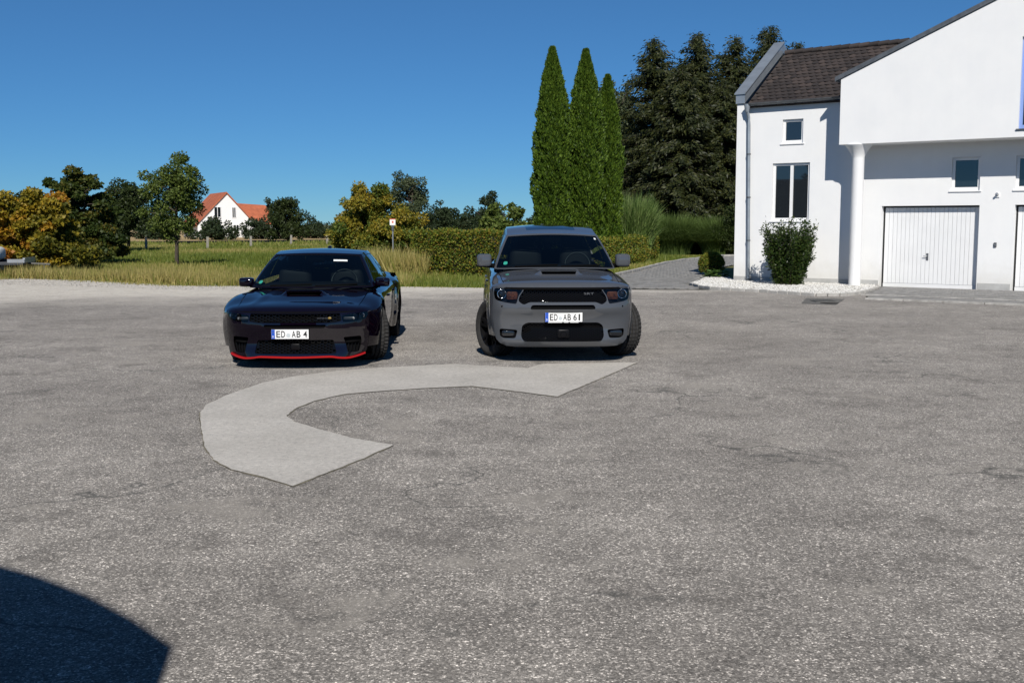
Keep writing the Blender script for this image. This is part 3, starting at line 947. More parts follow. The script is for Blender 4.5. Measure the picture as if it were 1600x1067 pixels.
make_tree('maple_tree', (-18.35, 43.0, 0), 3.5, 4.3, .05, .07, L_maple, 21, 'low bushy maple turning yellow and orange at the left edge of the lot', nclump=110, nleaf=48000, leaf=.15, clump_r=.46, multi=3, hue_fn=hue_maple, shape='round', aspect=.8, flat=.6)
make_tree('maple_tree', (-19.5, 49.5, 0), 4.35, 4.2, .15, .09, L_maple_d, 22, 'dark green maple behind the yellow one, taller', nclump=115, nleaf=46000, leaf=.15, clump_r=.52, hue_fn=hue_clump, multi=2, aspect=.8, flat=.5)
make_tree('small_tree', (-14.4, 47.4, 0), 4.95, 2.85, 1.05, .085, L_green, 23, 'young round-crowned tree on a bare straight trunk in the meadow', nclump=75, nleaf=17000, leaf=.125, clump_r=.36, shape='dome', flat=.85)
make_tree('field_tree', (-25.0, 72, 0), 4.9, 3.2, .6, .12, L_dark, 24, 'dark tree behind the young round-crowned tree, left of the red-roofed house', nclump=45, nleaf=11000, leaf=.2, clump_r=.6)
make_tree('field_tree', (-46.5, 92, 0), 5.0, 4.5, .6, .12, L_far, 25, 'bluish green tree at the far left edge behind the maples', nclump=40, nleaf=9000, leaf=.24, clump_r=.7)
make_tree('field_tree', (-22.7, 112, 0), 5.4, 4.5, .3, .16, L_dark, 26, 'dense dark solitary tree right of the red-roofed house', nclump=60, nleaf=13000, leaf=.25, clump_r=.75, shape='dome')
make_tree('fruit_tree', (-7.05, 55.5, 0), 3.95, 5.0, .3, .09, L_olive, 27, 'wide yellow-green fruit tree behind the small sign post', nclump=120, nleaf=42000, leaf=.15, clump_r=.5, multi=3, hue_fn=hue_clump, squash=.8)
make_tree('far_tree', (-9.6, 103, 0), 7.0, 4.0, .8, .2, L_grey, 28, 'tall grey-green tree rising behind the yellow-green fruit tree', nclump=45, nleaf=10000, leaf=.22, clump_r=.65)
make_tree('far_tree', (-7.2, 112, 0), 4.7, 4.6, .3, .15, L_far, 29, 'dark rounded tree just right of the tall grey-green tree', nclump=40, nleaf=9000, leaf=.24, clump_r=.7)
make_tree('far_tree', (-3.0, 115, 0), 4.1, 5.0, .2, .15, L_far, 30, 'dark low tree above the left end of the clipped hedge', nclump=40, nleaf=9000, leaf=.24, clump_r=.7)
make_tree('far_tree', (-1.9, 108, 0), 5.2, 3.6, .3, .15, L_far, 31, 'pointed dark tree in the far treeline left of the columnar trees', nclump=36, nleaf=8000, leaf=.24, clump_r=.6)
make_tree('garden_shrub', (-.15, 62, 0), 3.35, 3.6, .2, .06, L_green, 32, 'large-leaved light green shrub above the clipped hedge', nclump=50, nleaf=9000, leaf=.18, clump_r=.42, multi=3, cat='shrub', aspect=.75)
make_tree('birch_tree', (6.9, 76, 0), 12.4, 5.2, 2.2, .16, L_grey, 33, 'loose grey-green birch between the columnar trees and the spruces', nclump=75, nleaf=18000, leaf=.2, clump_r=.7, flat=1.1)
make_tree('far_tree', (4.6, 90, 0), 6.5, 6.0, .4, .18, L_far, 34, 'dark tree filling the gap behind the three columnar trees', nclump=45, nleaf=9000, leaf=.26, clump_r=.85)
# far treeline and low shrubs of the village
k = 0
for (x, y, h, wd, lab) in [(-40, 128, 3.4, 6, 'low round bush in front of the white gable of the far house'), (-33.5, 126, 2.7, 5, 'clipped low bush right of the far house gable'),
                           (-44.5, 135, 5.2, 5, 'dark bush hiding the left corner of the far house'), (-30.0, 133, 3.0, 6, 'low dark bush below the red annex roof'),
                           (-35, 160, 6.2, 5, 'tree behind the annex of the far house'), (-21, 150, 2.6, 9, 'flat dark bush on the horizon right of the solitary tree'), (-26, 140, 2.8, 8, 'low bush at the foot of the solitary dark tree'),
                           (-54, 122, 6.0, 8, 'dark green tree left of the far house, behind the young tree'), (-62, 120, 4.5, 9, 'dark tree on the left horizon behind the dark maple')]:
    make_tree('far_bush', (x, y, 0), h, wd, .1, .08, L_far, 50 + k, lab, nclump=28, nleaf=4500, leaf=.3, clump_r=.75, cat='bush', group='bushes round the far village'); k += 1
k = 0
for x, y, h, wd, lab in [(-14, 330, 9, 24, 'first wooded clump on the far horizon, left of the sign post'), (-40, 360, 8, 40, 'long wooded clump on the far horizon behind the solitary tree'), (-90, 380, 11, 50, 'wooded clump on the far horizon behind the far house'), (-140, 390, 12, 60, 'wooded clump on the far horizon at the far left'), (20, 300, 12, 40, 'wooded clump on the far horizon behind the hedge'), (75, 320, 16, 60, 'wooded clump on the far horizon behind the spruces'), (-215, 420, 14, 70, 'leftmost wooded clump on the far horizon')]:
    make_tree('far_copse', (x, y, 0), h*.55, wd, .1, .3, L_far, 70 + k, lab, nclump=40, nleaf=5000, leaf=.9, clump_r=2.2, cat='trees', squash=.5); k += 1

# columnar thujas
def thuja(loc, h, r, seed, label):
    rg = np.random.default_rng(seed)
    t = empty('columnar_thuja', loc)
    tag(t, label, 'tree', 'columnar trees behind the hedge')
    mb = MB(); mb.tube([(0, 0, -.05), (0, 0, h*.5), (0, 0, h*.93)], [.16, .09, .015], 8); mb.build('trunk', M['bark'], t, smooth=True)
    n = 56000
    u = rg.random(n) ** .85
    z = .05 + u * h * .985
    prof = np.where(u < .2, 1.12 - .6*u, np.where(u < .48, 1.0, 1 - (np.maximum(0, u - .48) / .52) ** 2.0 * .94))
    th = rg.uniform(0, 2*PI, n)
    lump = 1 + .09*np.sin(th*3 + z*1.1 + seed) + .08*np.sin(th*5 - z*2.3) + .08*np.sin(z*4.1 + th*4 + seed) + .09*np.sin(th*9 + z*7)*np.sin(z*5.3 - th*6) + .06*np.sin(z*11 + th*13)
    rr = r * prof * lump * (.72 + .33 * rg.random(n) ** .5)
    pos = np.stack([rr*np.cos(th), rr*np.sin(th), z], 1)
    out = np.stack([np.cos(th), np.sin(th), np.zeros(n)], 1)
    ax = out * rg.uniform(.1, .7, (n, 1)) + np.array([0, 0, 1.0]) + rdir(rg, n) * .45
    s = rg.uniform(.10, .24, n)
    leaf_mesh('foliage', pos, ax, rdir(rg, n) + out*.2, s*.66, s*.3, L_thuja, t)
    # dense inner body so that the column is opaque
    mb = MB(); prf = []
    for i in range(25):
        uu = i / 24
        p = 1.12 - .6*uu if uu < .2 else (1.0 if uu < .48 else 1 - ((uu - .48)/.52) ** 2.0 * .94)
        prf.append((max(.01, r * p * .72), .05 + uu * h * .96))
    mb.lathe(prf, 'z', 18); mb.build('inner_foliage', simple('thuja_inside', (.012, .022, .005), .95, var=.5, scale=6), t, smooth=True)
thuja((1.62, 45, 0), 8.85, .67, 1, 'leftmost tall columnar thuja, its top free of its neighbours')
thuja((3.0, 45.6, 0), 8.85, .70, 2, 'middle columnar thuja behind the grey car, pointed top')
thuja((3.98, 46.6, 0), 7.95, .56, 3, 'shorter rightmost columnar thuja half hidden by its neighbour')
thuja((2.3, 46.4, 0), 5.6, .7, 4, 'low columnar thuja filling the gap between the two tall ones')

# spruces
def spruce(loc, h, r, seed, label, bare=.5):
    rg = np.random.default_rng(seed)
    t = empty('spruce_tree', loc)
    tag(t, label, 'tree', 'dark spruces beside the white house')
    mb = MB(); mb.tube([(0, 0, -.1), (0, 0, h*.5), (0, 0, h*.99)], [h*.02, h*.012, .01], 8); mb.build('trunk', M['bark'], t, smooth=True)
    P, A, S_, LN = [], [], [], []
    mb = MB()
    z = bare
    while z < h * .985:
        u = (z - bare) / (h - bare)
        L0 = r * (1 - u) ** .58 * (1.0 if u > .12 else .75 + u*2)
        nb = int(rg.integers(8, 12)) if u < .85 else 6
        for b in range(nb):
            th = rg.uniform(0, 2*PI); L = max(.12, L0 * rg.uniform(.6, 1.18))
            d = np.array([math.cos(th), math.sin(th), 0])
            k = max(4, int(L / .11))
            tt = np.linspace(.12, 1, k)
            up = .25 if u > .6 else 0.0
            pts = np.array([0, 0, z]) + d[None]*(tt*L)[:, None] + np.stack([np.zeros(k), np.zeros(k), L*(up*tt - .38*tt**1.4 + .16*tt**3)], 1)
            if L > .5 and b % 2 == 0: mb.tube([(0, 0, z), pts[k//2], pts[-1]], [.03, .018, .005], 4, False)
            sd = np.array([-d[1], d[0], 0])
            for sgn in (-1, 1, -1, 1, 0, 0):
                jit = rg.normal(0, .11, (k, 3))
                P.append(pts + jit)
                a = d[None]*rg.uniform(.3, .9, (k, 1)) + sd[None]*sgn*rg.uniform(.5, 1.1, (k, 1)) + np.array([0, 0, -.55 if sgn else -1.0])*rg.uniform(.3, 1.1, (k, 1))
                A.append(a); S_.append(rdir(rg, k) * .6 + np.cross(a, d)); LN.append(rg.uniform(.16, .36, k) * (.5 + .5*min(1, L)))
        z += rg.uniform(.17, .27) * (1.0 if u < .8 else .8)
    P, A, S_, LN = map(np.concatenate, (P, A, S_, LN))
    leaf_mesh('foliage', P, A, S_, LN, LN*.3, L_spruce, t)
    if mb.v: mb.build('limbs', M['bark'], t)
spruce((9.0, 71, 0), 13.5, 4.0, 41, 'broad dark spruce nearest the columnar trees')
spruce((11.9, 72, 0), 14.1, 3.6, 42, 'pointed spruce second from the columnar trees')
spruce((10.4, 68.5, 0), 11.6, 3.4, 46, 'shorter spruce standing in front between the two leftmost spruces')
spruce((14.6, 74, 0), 14.2, 3.4, 43, 'narrow pointed spruce just left of the house wing')
spruce((13.2, 69.5, 0), 10.8, 3.3, 47, 'shorter dark spruce in front, beside the house corner')
spruce((17.4, 76, 0), 15.2, 4.0, 44, 'tallest spruce, its top above the parapet of the wing')
spruce((20.2, 80, 0), 14.8, 3.0, 45, 'spruce tip showing just above the wing roof')
spruce((7.9, 79, 0), 11.2, 3.2, 48, 'spruce standing back between the birch and the broad dark spruce')
spruce((13.4, 80, 0), 12.6, 3.6, 49, 'spruce filling the gap behind the pointed spruces')
spruce((16.0, 72, 0), 12.0, 3.4, 50, 'spruce directly behind the parapet of the wing')
make_tree('garden_shrub', (13.3, 63.5, 0), 4.2, 4.0, .3, .08, L_dark, 36, 'dark leafy shrub under the spruces beside the house corner', nclump=45, nleaf=9000, leaf=.17, clump_r=.5, cat='shrub')
make_tree('garden_shrub', (8.0, 67, 0), 3.2, 3.6, .2, .08, L_dark, 37, 'dark shrub under the spruces behind the tall reed', nclump=40, nleaf=8000, leaf=.17, clump_r=.5, cat='shrub')

# clipped hedges
def hedge(name, path, width, height, seed, label, n, mat=L_hedge, loc=(0, 0, 0)):
    rg = np.random.default_rng(seed)
    t = empty(name, loc); tag(t, label, 'hedge')
    pts = [np.array(p, float) for p in path]
    seg = [np.linalg.norm(b - a) for a, b in zip(pts, pts[1:])]; tot = sum(seg)
    P, N = [], []
    u = rg.uniform(0, tot, n)
    face = rg.choice(4, n, p=[.36, .28, .30, .06])
    hw = width / 2
    for i in range(n):
        q = u[i]; k = 0
        while k < len(seg) - 1 and q > seg[k]: q -= seg[k]; k += 1
        d = (pts[k+1] - pts[k]) / seg[k]; nn = np.array([d[1], -d[0]])
        c = pts[k] + d*q
        e = min(u[i], tot - u[i]); shrink = 1 - .22 * max(0, 1 - e/.35) ** 2
        hh = height * (1 - .12 * max(0, 1 - e/.4) ** 2)
        if face[i] == 0: o = hw; z = rg.uniform(.03, hh); nv = np.array([nn[0], nn[1], .1])
        elif face[i] == 2: o = rg.uniform(-hw, hw); z = hh; nv = np.array([0, 0, 1.0])
        elif face[i] == 1: o = -hw; z = rg.uniform(.03, hh); nv = np.array([-nn[0], -nn[1], .1])
        else:
            o = rg.uniform(-hw, hw); z = rg.uniform(.03, hh); end = rg.random() < .5
            c = pts[0] if end else pts[-1]; dd = (pts[1]-pts[0])/seg[0]*-1 if end else (pts[-1]-pts[-2])/seg[-1]
            nv = np.array([dd[0], dd[1], .1]); nn2 = np.array([dd[1], -dd[0]]); c = c; nn = nn2
        o *= shrink * (1 - .12 * (1 - z/height) * (1 if z < .3 else 0))
        P.append((c[0] + nn[0]*o, c[1] + nn[1]*o, z)); N.append(nv)
    P = np.array(P); N = np.array(N)
    P += N * rg.normal(-.02, .045, (n, 1)) + .035*np.sin(P[:, ::-1]*5.0)*N
    ax = N*.5 + rdir(rg, n)*.9 + np.array([0, 0, .25])
    s = rg.uniform(.05, .10, n)
    leaf_mesh('foliage', P, ax, rdir(rg, n), s, s*.6, mat, t)
    mb = MB()
    for a, b, L in zip(pts, pts[1:], seg):
        d = (b - a)/L; nn = np.array([d[1], -d[0]])*(hw - .16)
        a2 = a + d*.06; b2 = b - d*.06
        v0 = [(*(a2+nn), 0), (*(b2+nn), 0), (*(b2-nn), 0), (*(a2-nn), 0)]
        mb.add(v0 + [(x, y, height - .1) for x, y, _ in v0], [(0,3,2,1), (4,5,6,7), (0,1,5,4), (1,2,6,5), (2,3,7,6), (3,0,4,7)])
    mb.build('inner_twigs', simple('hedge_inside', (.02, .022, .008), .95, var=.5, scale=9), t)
hedge('clipped_hedge', [(-3.2, 39.2), (-2.2, 38.25), (-1.5, 37.65), (-.9, 37.2), (-.3, 36.85), (.3, 36.6), (.95, 36.42), (1.75, 36.3)], 1.15, 1.52, 1, 'long clipped box hedge behind and left of the grey car', 26000)
hedge('clipped_hedge', [(3.55, 41.5), (4.5, 44.6), (6.3, 50.4), (7.7, 55.2)], 1.3, 1.2, 2, 'clipped hedge along the kerb of the paved path, right of the grey car', 24000, loc=(-.95, .5, 0))
# box ball and hosta by the house corner
def ball(name, loc, r, n, leaf, mat, label, cat, squash=1.0):
    rg = np.random.default_rng(int(abs(loc[0]) * 100))
    t = empty(name, loc); tag(t, label, cat)
    d = rdir(rg, n); d[:, 2] = np.abs(d[:, 2]) * 1.0 + np.where(rg.random(n) < .25, -.7, 0)
    d /= np.linalg.norm(d, axis=1, keepdims=True)
    pos = d * r * (.9 + .14*rg.random((n, 1))) * np.array([1, 1, squash]); pos[:, 2] += r*squash*.85
    pos = pos[pos[:, 2] > 0.01]; d = d[:len(pos)]; n = len(pos)
    s = rg.uniform(.6, 1.2, n)*leaf
    leaf_mesh('foliage', pos, rdir(rg, n)*.8 + d*.6, rdir(rg, n), s, s*.65, mat, t)
    mb = MB(); mb.superq((0, 0, r*squash*.85), (r*.86, r*.86, r*squash*.82), 1, 1, 16, 10); mb.build('inner_twigs', simple('twigs', (.018, .022, .008), .95), t)
ball('box_ball', (6.98, 38.6, .0), .44, 7000, .05, L_hedge, 'clipped round box bush by the far corner of the white house', 'bush')
rg = np.random.default_rng(3)
ho = empty('hosta_plant', (6.75, 36.2, .03)); tag(ho, 'low light green leafy plant at the tip of the gravel bed', 'plant')
n = 160; th = rg.uniform(0, 2*PI, n); rad = rg.uniform(.02, .3, n)
pos = np.stack([rad*np.cos(th)*1.2, rad*np.sin(th), rg.uniform(.05, .26, n)*(1.1 - rad)], 1)
ax = np.stack([np.cos(th), np.sin(th), rg.uniform(-.2, .5, n)], 1)
leaf_mesh('leaves', pos, ax, np.stack([-np.sin(th), np.cos(th), rg.normal(0, .2, n)], 1), rg.uniform(.14, .26, n), rg.uniform(.1, .17, n), L_hosta, ho)
# shrub at the wall
def wall_shrub():
    rg = np.random.default_rng(77)
    t = empty('laurel_shrub', (7.95, 31.75, .03)); tag(t, 'glossy dark evergreen shrub in the gravel under the tall window', 'shrub')
    mb = MB(); P, A = [], []
    for k in range(95):
        th = rg.uniform(0, 2*PI); lean = rg.uniform(.03, .33) ; L = rg.uniform(.9, 2.0) * (1 - .32*lean)
        d = np.array([math.cos(th)*lean, math.sin(th)*lean, 1.0]); d /= np.linalg.norm(d)
        b = np.array([math.cos(th)*.2, math.sin(th)*.2, 0])*rg.uniform(.2, 1.6)
        tt = np.linspace(0, 1, 6)
        pts = b + d*(tt*L)[:, None] + np.stack([np.cos(th)*tt**2*.14, np.sin(th)*tt**2*.14, -.05*tt**2], 1)*rg.uniform(.3, 1.4)
        mb.tube(list(pts), [.012, .011, .009, .007, .005, .003], 4, False)
        m = 270
        q = rg.uniform(.02, 1, m) ** .8
        ip = np.stack([np.interp(q, tt, pts[:, j]) for j in range(3)], 1)
        P.append(ip + rg.normal(0, .055, (m, 3))); A.append(rdir(rg, m)*1.0 + d*.5 + np.array([math.cos(th), math.sin(th), 0])*.5)
    P = np.concatenate(P); A = np.concatenate(A); k = P[:, 2] > .02; P = P[k]; A = A[k]
    # keep clear of the wall
    s = rg.uniform(.06, .115, len(P))
    leaf_mesh('foliage', P, A, rdir(rg, len(P)), s, s*.38, L_laurel, t)
    mb.build('stems', M['bark'], t)
wall_shrub()

# tall reed and ornamental grasses: arching blades
def blades(name, loc, n, h, spread, mat, seed, label, wdt=.03, arch=.5, droop=.4, cat='grass clump', base_r=.5, base_y=None, seg=5):
    rg = np.random.default_rng(seed)
    t = empty(name, loc); tag(t, label, cat)
    th = rg.uniform(0, 2*PI, n); br = base_r*np.sqrt(rg.random(n))
    bx, by = br*np.cos(th), br*np.sin(th)
    th2 = th + rg.normal(0, .6, n)
    L = h*rg.uniform(.62, 1.05, n); out = spread*rg.uniform(.15, 1.0, n)
    V = []; tt = np.linspace(0, 1, seg+1)
    sx, sy = -np.sin(th2), np.cos(th2)
    ph = rg.uniform(0, PI, n); sx, sy = np.cos(ph), np.sin(ph)
    for q in tt:
        x = bx + np.cos(th2)*out*q**2; y = by + np.sin(th2)*out*q**2
        z = L*(q - droop*rg.uniform(.2, 1, n)*0 - droop*np.minimum(1, out/spread)*q**3*.6)
        wv = wdt*(1 - q**1.5)*.5 + .002
        V.append(np.stack([np.stack([x - sx*wv, y - sy*wv, z], 1), np.stack([x + sx*wv, y + sy*wv, z], 1)], 1))
    V = np.stack(V, 1)            # n, seg+1, 2, 3
    base = (np.arange(n)*(seg+1)*2)[:, None, None]
    q = np.array([(2*i, 2*i+1, 2*i+3, 2*i+2) for i in range(seg)])[None]
    mesh_np('blades', V.reshape(-1, 3), (base + q).reshape(-1, 4), mat, t)
    return t
blades('tall_reed', (5.75, 53.0, 0), 3200, 3.5, 1.1, L_reed, 5, 'tall pale green reed clump right of the columnar trees', wdt=.06, droop=.45, base_r=.85, seg=6)
blades('ornamental_grass', (9.5, 65, 0), 9000, 2.75, 2.0, L_mound, 6, 'left fine-bladed ornamental grass mound behind the path', wdt=.03, droop=.9, base_r=1.0)
blades('ornamental_grass', (12.1, 64.5, 0), 9000, 2.6, 1.9, L_mound, 7, 'right fine-bladed ornamental grass mound beside the house wall', wdt=.03, droop=.9, base_r=1.0)

# meadow grass
def grass(name, n, region, hmin, hmax, seed, label, hue, ypow=True, width=.012):
    rg = np.random.default_rng(seed)
    P = np.array(region); lo, hi = P.min(0), P.max(0)
    m = n * 4
    y = 1 / rg.uniform(1/hi[1], 1/lo[1], m) if ypow else rg.uniform(lo[1], hi[1], m)
    x = rg.uniform(lo[0], hi[0], m)
    pts = np.column_stack([x, y]); pts = pts[inpoly(pts, region)][:n]
    n = len(pts); x, y = pts.T
    nz = (np.sin(x*.9 + 1.3*np.sin(y*.31)) + np.sin(y*.55 + x*.37 + 1) + np.sin(x*2.1 - y*.8)*.6 + np.sin(x*.23 + y*.17)*1.0) / 3.6
    patch = .5 + .5*nz
    h = (hmin + (hmax - hmin)*np.clip(patch + rg.normal(0, .22, n), 0, 1.2)) * rg.uniform(.6, 1.15, n)
    a = rg.uniform(0, 2*PI, n); lean = rg.uniform(.05, .5, n)*h
    wd = width*(1 + y/45) * rg.uniform(.7, 1.4, n); b = rg.uniform(0, PI, n)
    base = np.column_stack([x, y, np.full(n, -.03)])
    s = np.column_stack([np.cos(b)*wd, np.sin(b)*wd, np.zeros(n)])
    tip = base + np.column_stack([np.cos(a)*lean, np.sin(a)*lean, h])
    V = np.stack([base - s, base + s, tip], 1)
    hv = np.clip(hue(x, y, patch, rg, n), 0, 1)
    o = mesh_np(name, V.reshape(-1, 3), np.arange(n*3).reshape(-1, 3), L_grass, attr=hv)
    return tag(o, label, 'grass', kind='stuff')
MEADOW = [(-24, 38.3), (-16.7, 36.2), (-15.8, 36.9), (-14.5, 36.4), (-13, 34.8), (-11.4, 33.8), (-10, 32.6), (-9, 32.2), (-7.8, 32.3), (-6.6, 31.8), (-5.7, 31.1), (-4.6, 31.4), (-3.3, 31.95), (-2.2, 31.7), (-.7, 31.3),
          (1.2, 31.1), (1.6, 31.1), (1.95, 34), (2.9, 36.6), (4.0, 40.1), (5, 44), (6.8, 50.5), (9.5, 58), (0, 95), (-60, 95)]
grass('meadow_grass', 230000, MEADOW, .06, .30, 1, 'rough meadow grass, green and straw coloured, between the lot and the field',
      lambda x, y, p, rg, n:   .03 + .62*p + .22*np.sin(x*.28 + 2.2*np.sin(y*.13)) - .30*np.exp(-((y - 58 - 4*np.sin(x*.2))/9)**2) + rg.normal(0, .13, n))
VERGE = [(-60, 78), (-12, 98), (-3, 120), (-6, 128), (-14, 106), (-60, 86)]
grass('field_verge', 15000, VERGE, .12, .5, 2, 'tall weeds and grasses along the fence by the wheat field', lambda x, y, p, rg, n: .12 + .3*p + rg.normal(0, .12, n), False, .03)
LAWN = [(8.6, 57.2), (9.9, 59), (11.7, 63), (15.5, 65), (20, 70), (6, 70), (7.6, 58)]
grass('lawn', 22000, LAWN, .04, .09, 3, 'short mown lawn beyond the kerb of the paved path', lambda x, y, p, rg, n: .22 + .2*p + rg.normal(0, .08, n), False, .02)
DRY = [(-17, 36.6), (-13, 34.9), (-10, 32.8), (-6.6, 31.9), (-3, 32.2), (-3, 34), (-8, 35.5), (-13, 38), (-17, 39)]
grass('dry_tufts', 26000, DRY, .15, .55, 4, 'dry straw-coloured tufts along the near edge of the meadow', lambda x, y, p, rg, n: .55 + .35*p + rg.normal(0, .15, n), True, .008)
EDGE = [(-20, 36.6), (-16.7, 35.5), (-15.8, 36.2), (-13, 34.0), (-10, 31.8), (-7.8, 31.5), (-5.7, 30.4), (-3.3, 31.2), (-.7, 30.6), (1.6, 30.5), (1.6, 31.4), (-3.3, 32.2), (-5.7, 31.4), (-8, 32.5), (-10, 32.8), (-13, 35.2), (-16, 37)]
grass('edge_weeds', 5200, EDGE, .03, .16, 9, 'low weeds creeping from the meadow over the asphalt edge', lambda x, y, p, rg, n: .35 + .4*p + rg.normal(0, .2, n), True, .008)
SGN = [(-5.8, 45), (-3.3, 40.2), (-2.9, 37), (-4.2, 38), (-5.6, 41), (-6.4, 46)]
grass('tall_grass', 9000, SGN, .4, 1.0, 6, 'tall pale grass tangle round the foot of the sign post', lambda x, y, p, rg, n: .45 + .4*p + rg.normal(0, .15, n), False, .011)
# ------------------------------------------------------------------ fence posts, sign, far house, trailer, barn, shadow caster
pm = MB(); pm.prism([(-.09, -.09), (.09, -.09), (.09, .09), (-.09, .09)], lambda x, y: (x, y, -.05), lambda x, y: (x*.9, y*.9, 1.05))
pme = bpy.data.meshes.new('fence_post'); pme.from_pydata(pm.v, [], pm.f); pme.materials.append(M['concrete_post'])
posts = [(-22.3, 80.9, 'first concrete fence post right of the young tree'), (-20.4, 86.3, 'concrete fence post between the far house and the solitary dark tree'), (-18.9, 94.5, 'concrete fence post in front of the solitary dark tree'),
         (-16.4, 98.0, 'concrete fence post just left of the fruit tree'), (-6.35, 76, 'concrete fence post just right of the sign post'), (-4.4, 70, 'post top over the left end of the clipped hedge'),
         (-2.55, 68, 'post top over the middle of the clipped hedge'), (-1.55, 66, 'post top nearest the grey car, over the clipped hedge'), (-25.5, 77, 'concrete fence post hidden in weeds left of the young tree trunk')]
for x, y, lab in posts:
    o = link_mesh('fence_post', pme); o.location = (x, y, 0); o.scale = (1, 1, .85 if y > 75 else 1.35); o.rotation_euler = (R(random.uniform(-2, 2)), R(random.uniform(-2, 2)), .3)
    tag(o, lab, 'post', 'fence posts along the field')

sg = empty('sign_post', (-5.0, 46.4, 0)); tag(sg, 'thin grey metal post with a small white sign with red marks', 'sign')
mb = MB(); mb.tube([(0, 0, -.1), (0, 0, 1.72)], .032, 10); mb.build('post', M['metal'], sg, smooth=True, angle=40)
mb = MB(); mb.lathe([(.032, 1.5), (.055, 1.52), (.055, 1.72), (.032, 1.74)], 'z', 12); mb.build('clamp', M['zinc_dark'], sg)
mb = MB(); mb.box(-.12, .12, -.045, -.03, 1.75, 2.02); pl = mb.build('sign_plate', simple('sign_white', (.8, .78, .76), .5), sg, bevel=.006)
mb = MB(); mb.box(-.12, .12, -.0475, -.0455, 1.985, 2.02); mb.box(-.03, .04, -.0475, -.0455, 1.84, 1.93); mb.build('sign_print', simple('sign_red', (.6, .12, .08), .5), pl)
mb = MB(); mb.box(-.05, .05, -.03, .03, 1.68, 1.80); mb.build('bracket', M['metal'], sg)

# far house
M['red_tile'] = simple('red_roof_tile', (.42, .12, .055), .8, var=.25, scale=1.2, bump=.4, bscale=6)
fh = empty('far_house', (-38.6, 150, 0), R(26)); tag(fh, 'white gabled house with red tiled roof far across the field', 'house')
mb = MB()
gp = [(-3.9, 0), (3.9, 0), (3.9, 1.6), (.0, 5.95), (-3.9, 1.9)]
mb.prism(gp, lambda x, z: (x, 0, z), lambda x, z: (x, 11, z)); mb.build('wall', M['plaster'], fh)
for sgn, xe, ze in ((-1, -4.3, 1.5), (1, 4.3, 1.2)):
    mb = MB(); mb.prism([(0, 5.98), (xe, ze + .03), (xe, ze + .22), (0, 6.17)], lambda x, z: (x, -.25, z), lambda x, z: (x, 11.3, z)); mb.build('roof', M['red_tile'], fh)
for x, z, ww, hh in ((-1.25, 2.7, 1.0, 1.5), (.95, 2.65, .6, 1.5), (-1.7, .4, 1.6, 1.4), (1.2, .6, .8, 1.2), (2.4, .7, .7, 1.1)):
    mb = MB(); mb.box(x - ww/2, x + ww/2, -.06, .02, z, z + hh); fw_ = mb.build('window', M['white'], fh)
    mb = MB(); mb.box(x - ww/2 + .1, x - .04, -.075, -.05, z + .1, z + hh - .1); mb.build('pane', M['window_glass'], fw_)
    mb = MB(); mb.box(x + .04, x + ww/2 - .1, -.075, -.05, z + .1, z + hh - .1); mb.build('pane', M['window_glass'], fw_)
an = MB(); an.prism([(4.3, 0), (8.2, 0), (8.2, 1.7), (4.3, 1.7)], lambda x, z: (x, 4, z), lambda x, z: (x, 10, z)); an.build('annex_wall', M['plaster'], fh)
an = MB(); an.prism([(3.8, 2.0), (8.0, 1.75), (8.0, 1.95), (3.8, 2.2)], lambda x, z: (x, 3.7, z), lambda x, z: (x - 1.0, 7.5, z + 2.6)); an.build('annex_roof', M['red_tile'], fh)
hs = empty('far_outbuilding', (-47.5, 128, 0), R(-10)); tag(hs, 'small white outbuilding low behind the dark maple', 'building')
mb = MB(); mb.box(-1.2, 1.2, 0, 3, 0, 1.5); mb.build('wall', M['plaster'], hs)
mb = MB(); mb.prism([(-1.4, 1.5), (1.4, 1.5), (0, 2.3)], lambda x, z: (x, -.2, z), lambda x, z: (x, 3.2, z)); mb.build('roof', M['red_tile'], hs)
mb = MB(); mb.box(-.4, .4, -.03, .02, .2, 1.2); mb.build('door', M['gap_dark'], hs)

# covered trailer at the left edge
tr = empty('covered_trailer', (-17.95, 37.6, 0), R(8)); tag(tr, 'low trailer under a white cover at the left edge of the lot', 'trailer')
mb = MB(); mb.superq((-.35, 0, .80), (.95, .62, .27), .5, .5, 28, 14); mb.build('cover', simple('white_tarp', (.72, .71, .68), .6, var=.06, bump=.3, bscale=5), tr, smooth=True)
mb = MB(); mb.box(-1.35, 1.4, -.65, .65, .42, .52); mb.build('bed', simple('trailer_frame', (.06, .062, .068), .5, .5), tr, bevel=.01)
mb = MB(); mb.box(.9, 1.45, -.66, -.6, .5, .62); mb.box(1.38, 1.46, -.6, .6, .5, .66); mb.build('rail', M['metal'], tr)
for y in (-.72, .72):
    mb = MB(); mb.lathe([(.1, -.08), (.24, -.09), (.29, -.06), (.3, 0), (.29, .06), (.24, .09), (.1, .08)], 'y', 24, (.35, y, .3), True); wh = mb.build('wheel', simple('trailer_tyre', (.02, .02, .02), .8), tr, smooth=True)
    mb = MB(); mb.lathe([(0, -.05), (.17, -.05), (.17, .05), (0, .05)], 'y', 16, (.35, y, .3)); mb.build('rim', M['metal'], wh)
mb = MB(); mb.tube([(1.35, 0, .46), (2.1, 0, .42)], .04, 8); mb.tube([(1.9, 0, .42), (1.9, 0, .03)], .025, 8); mb.build('drawbar', M['iron'], tr)

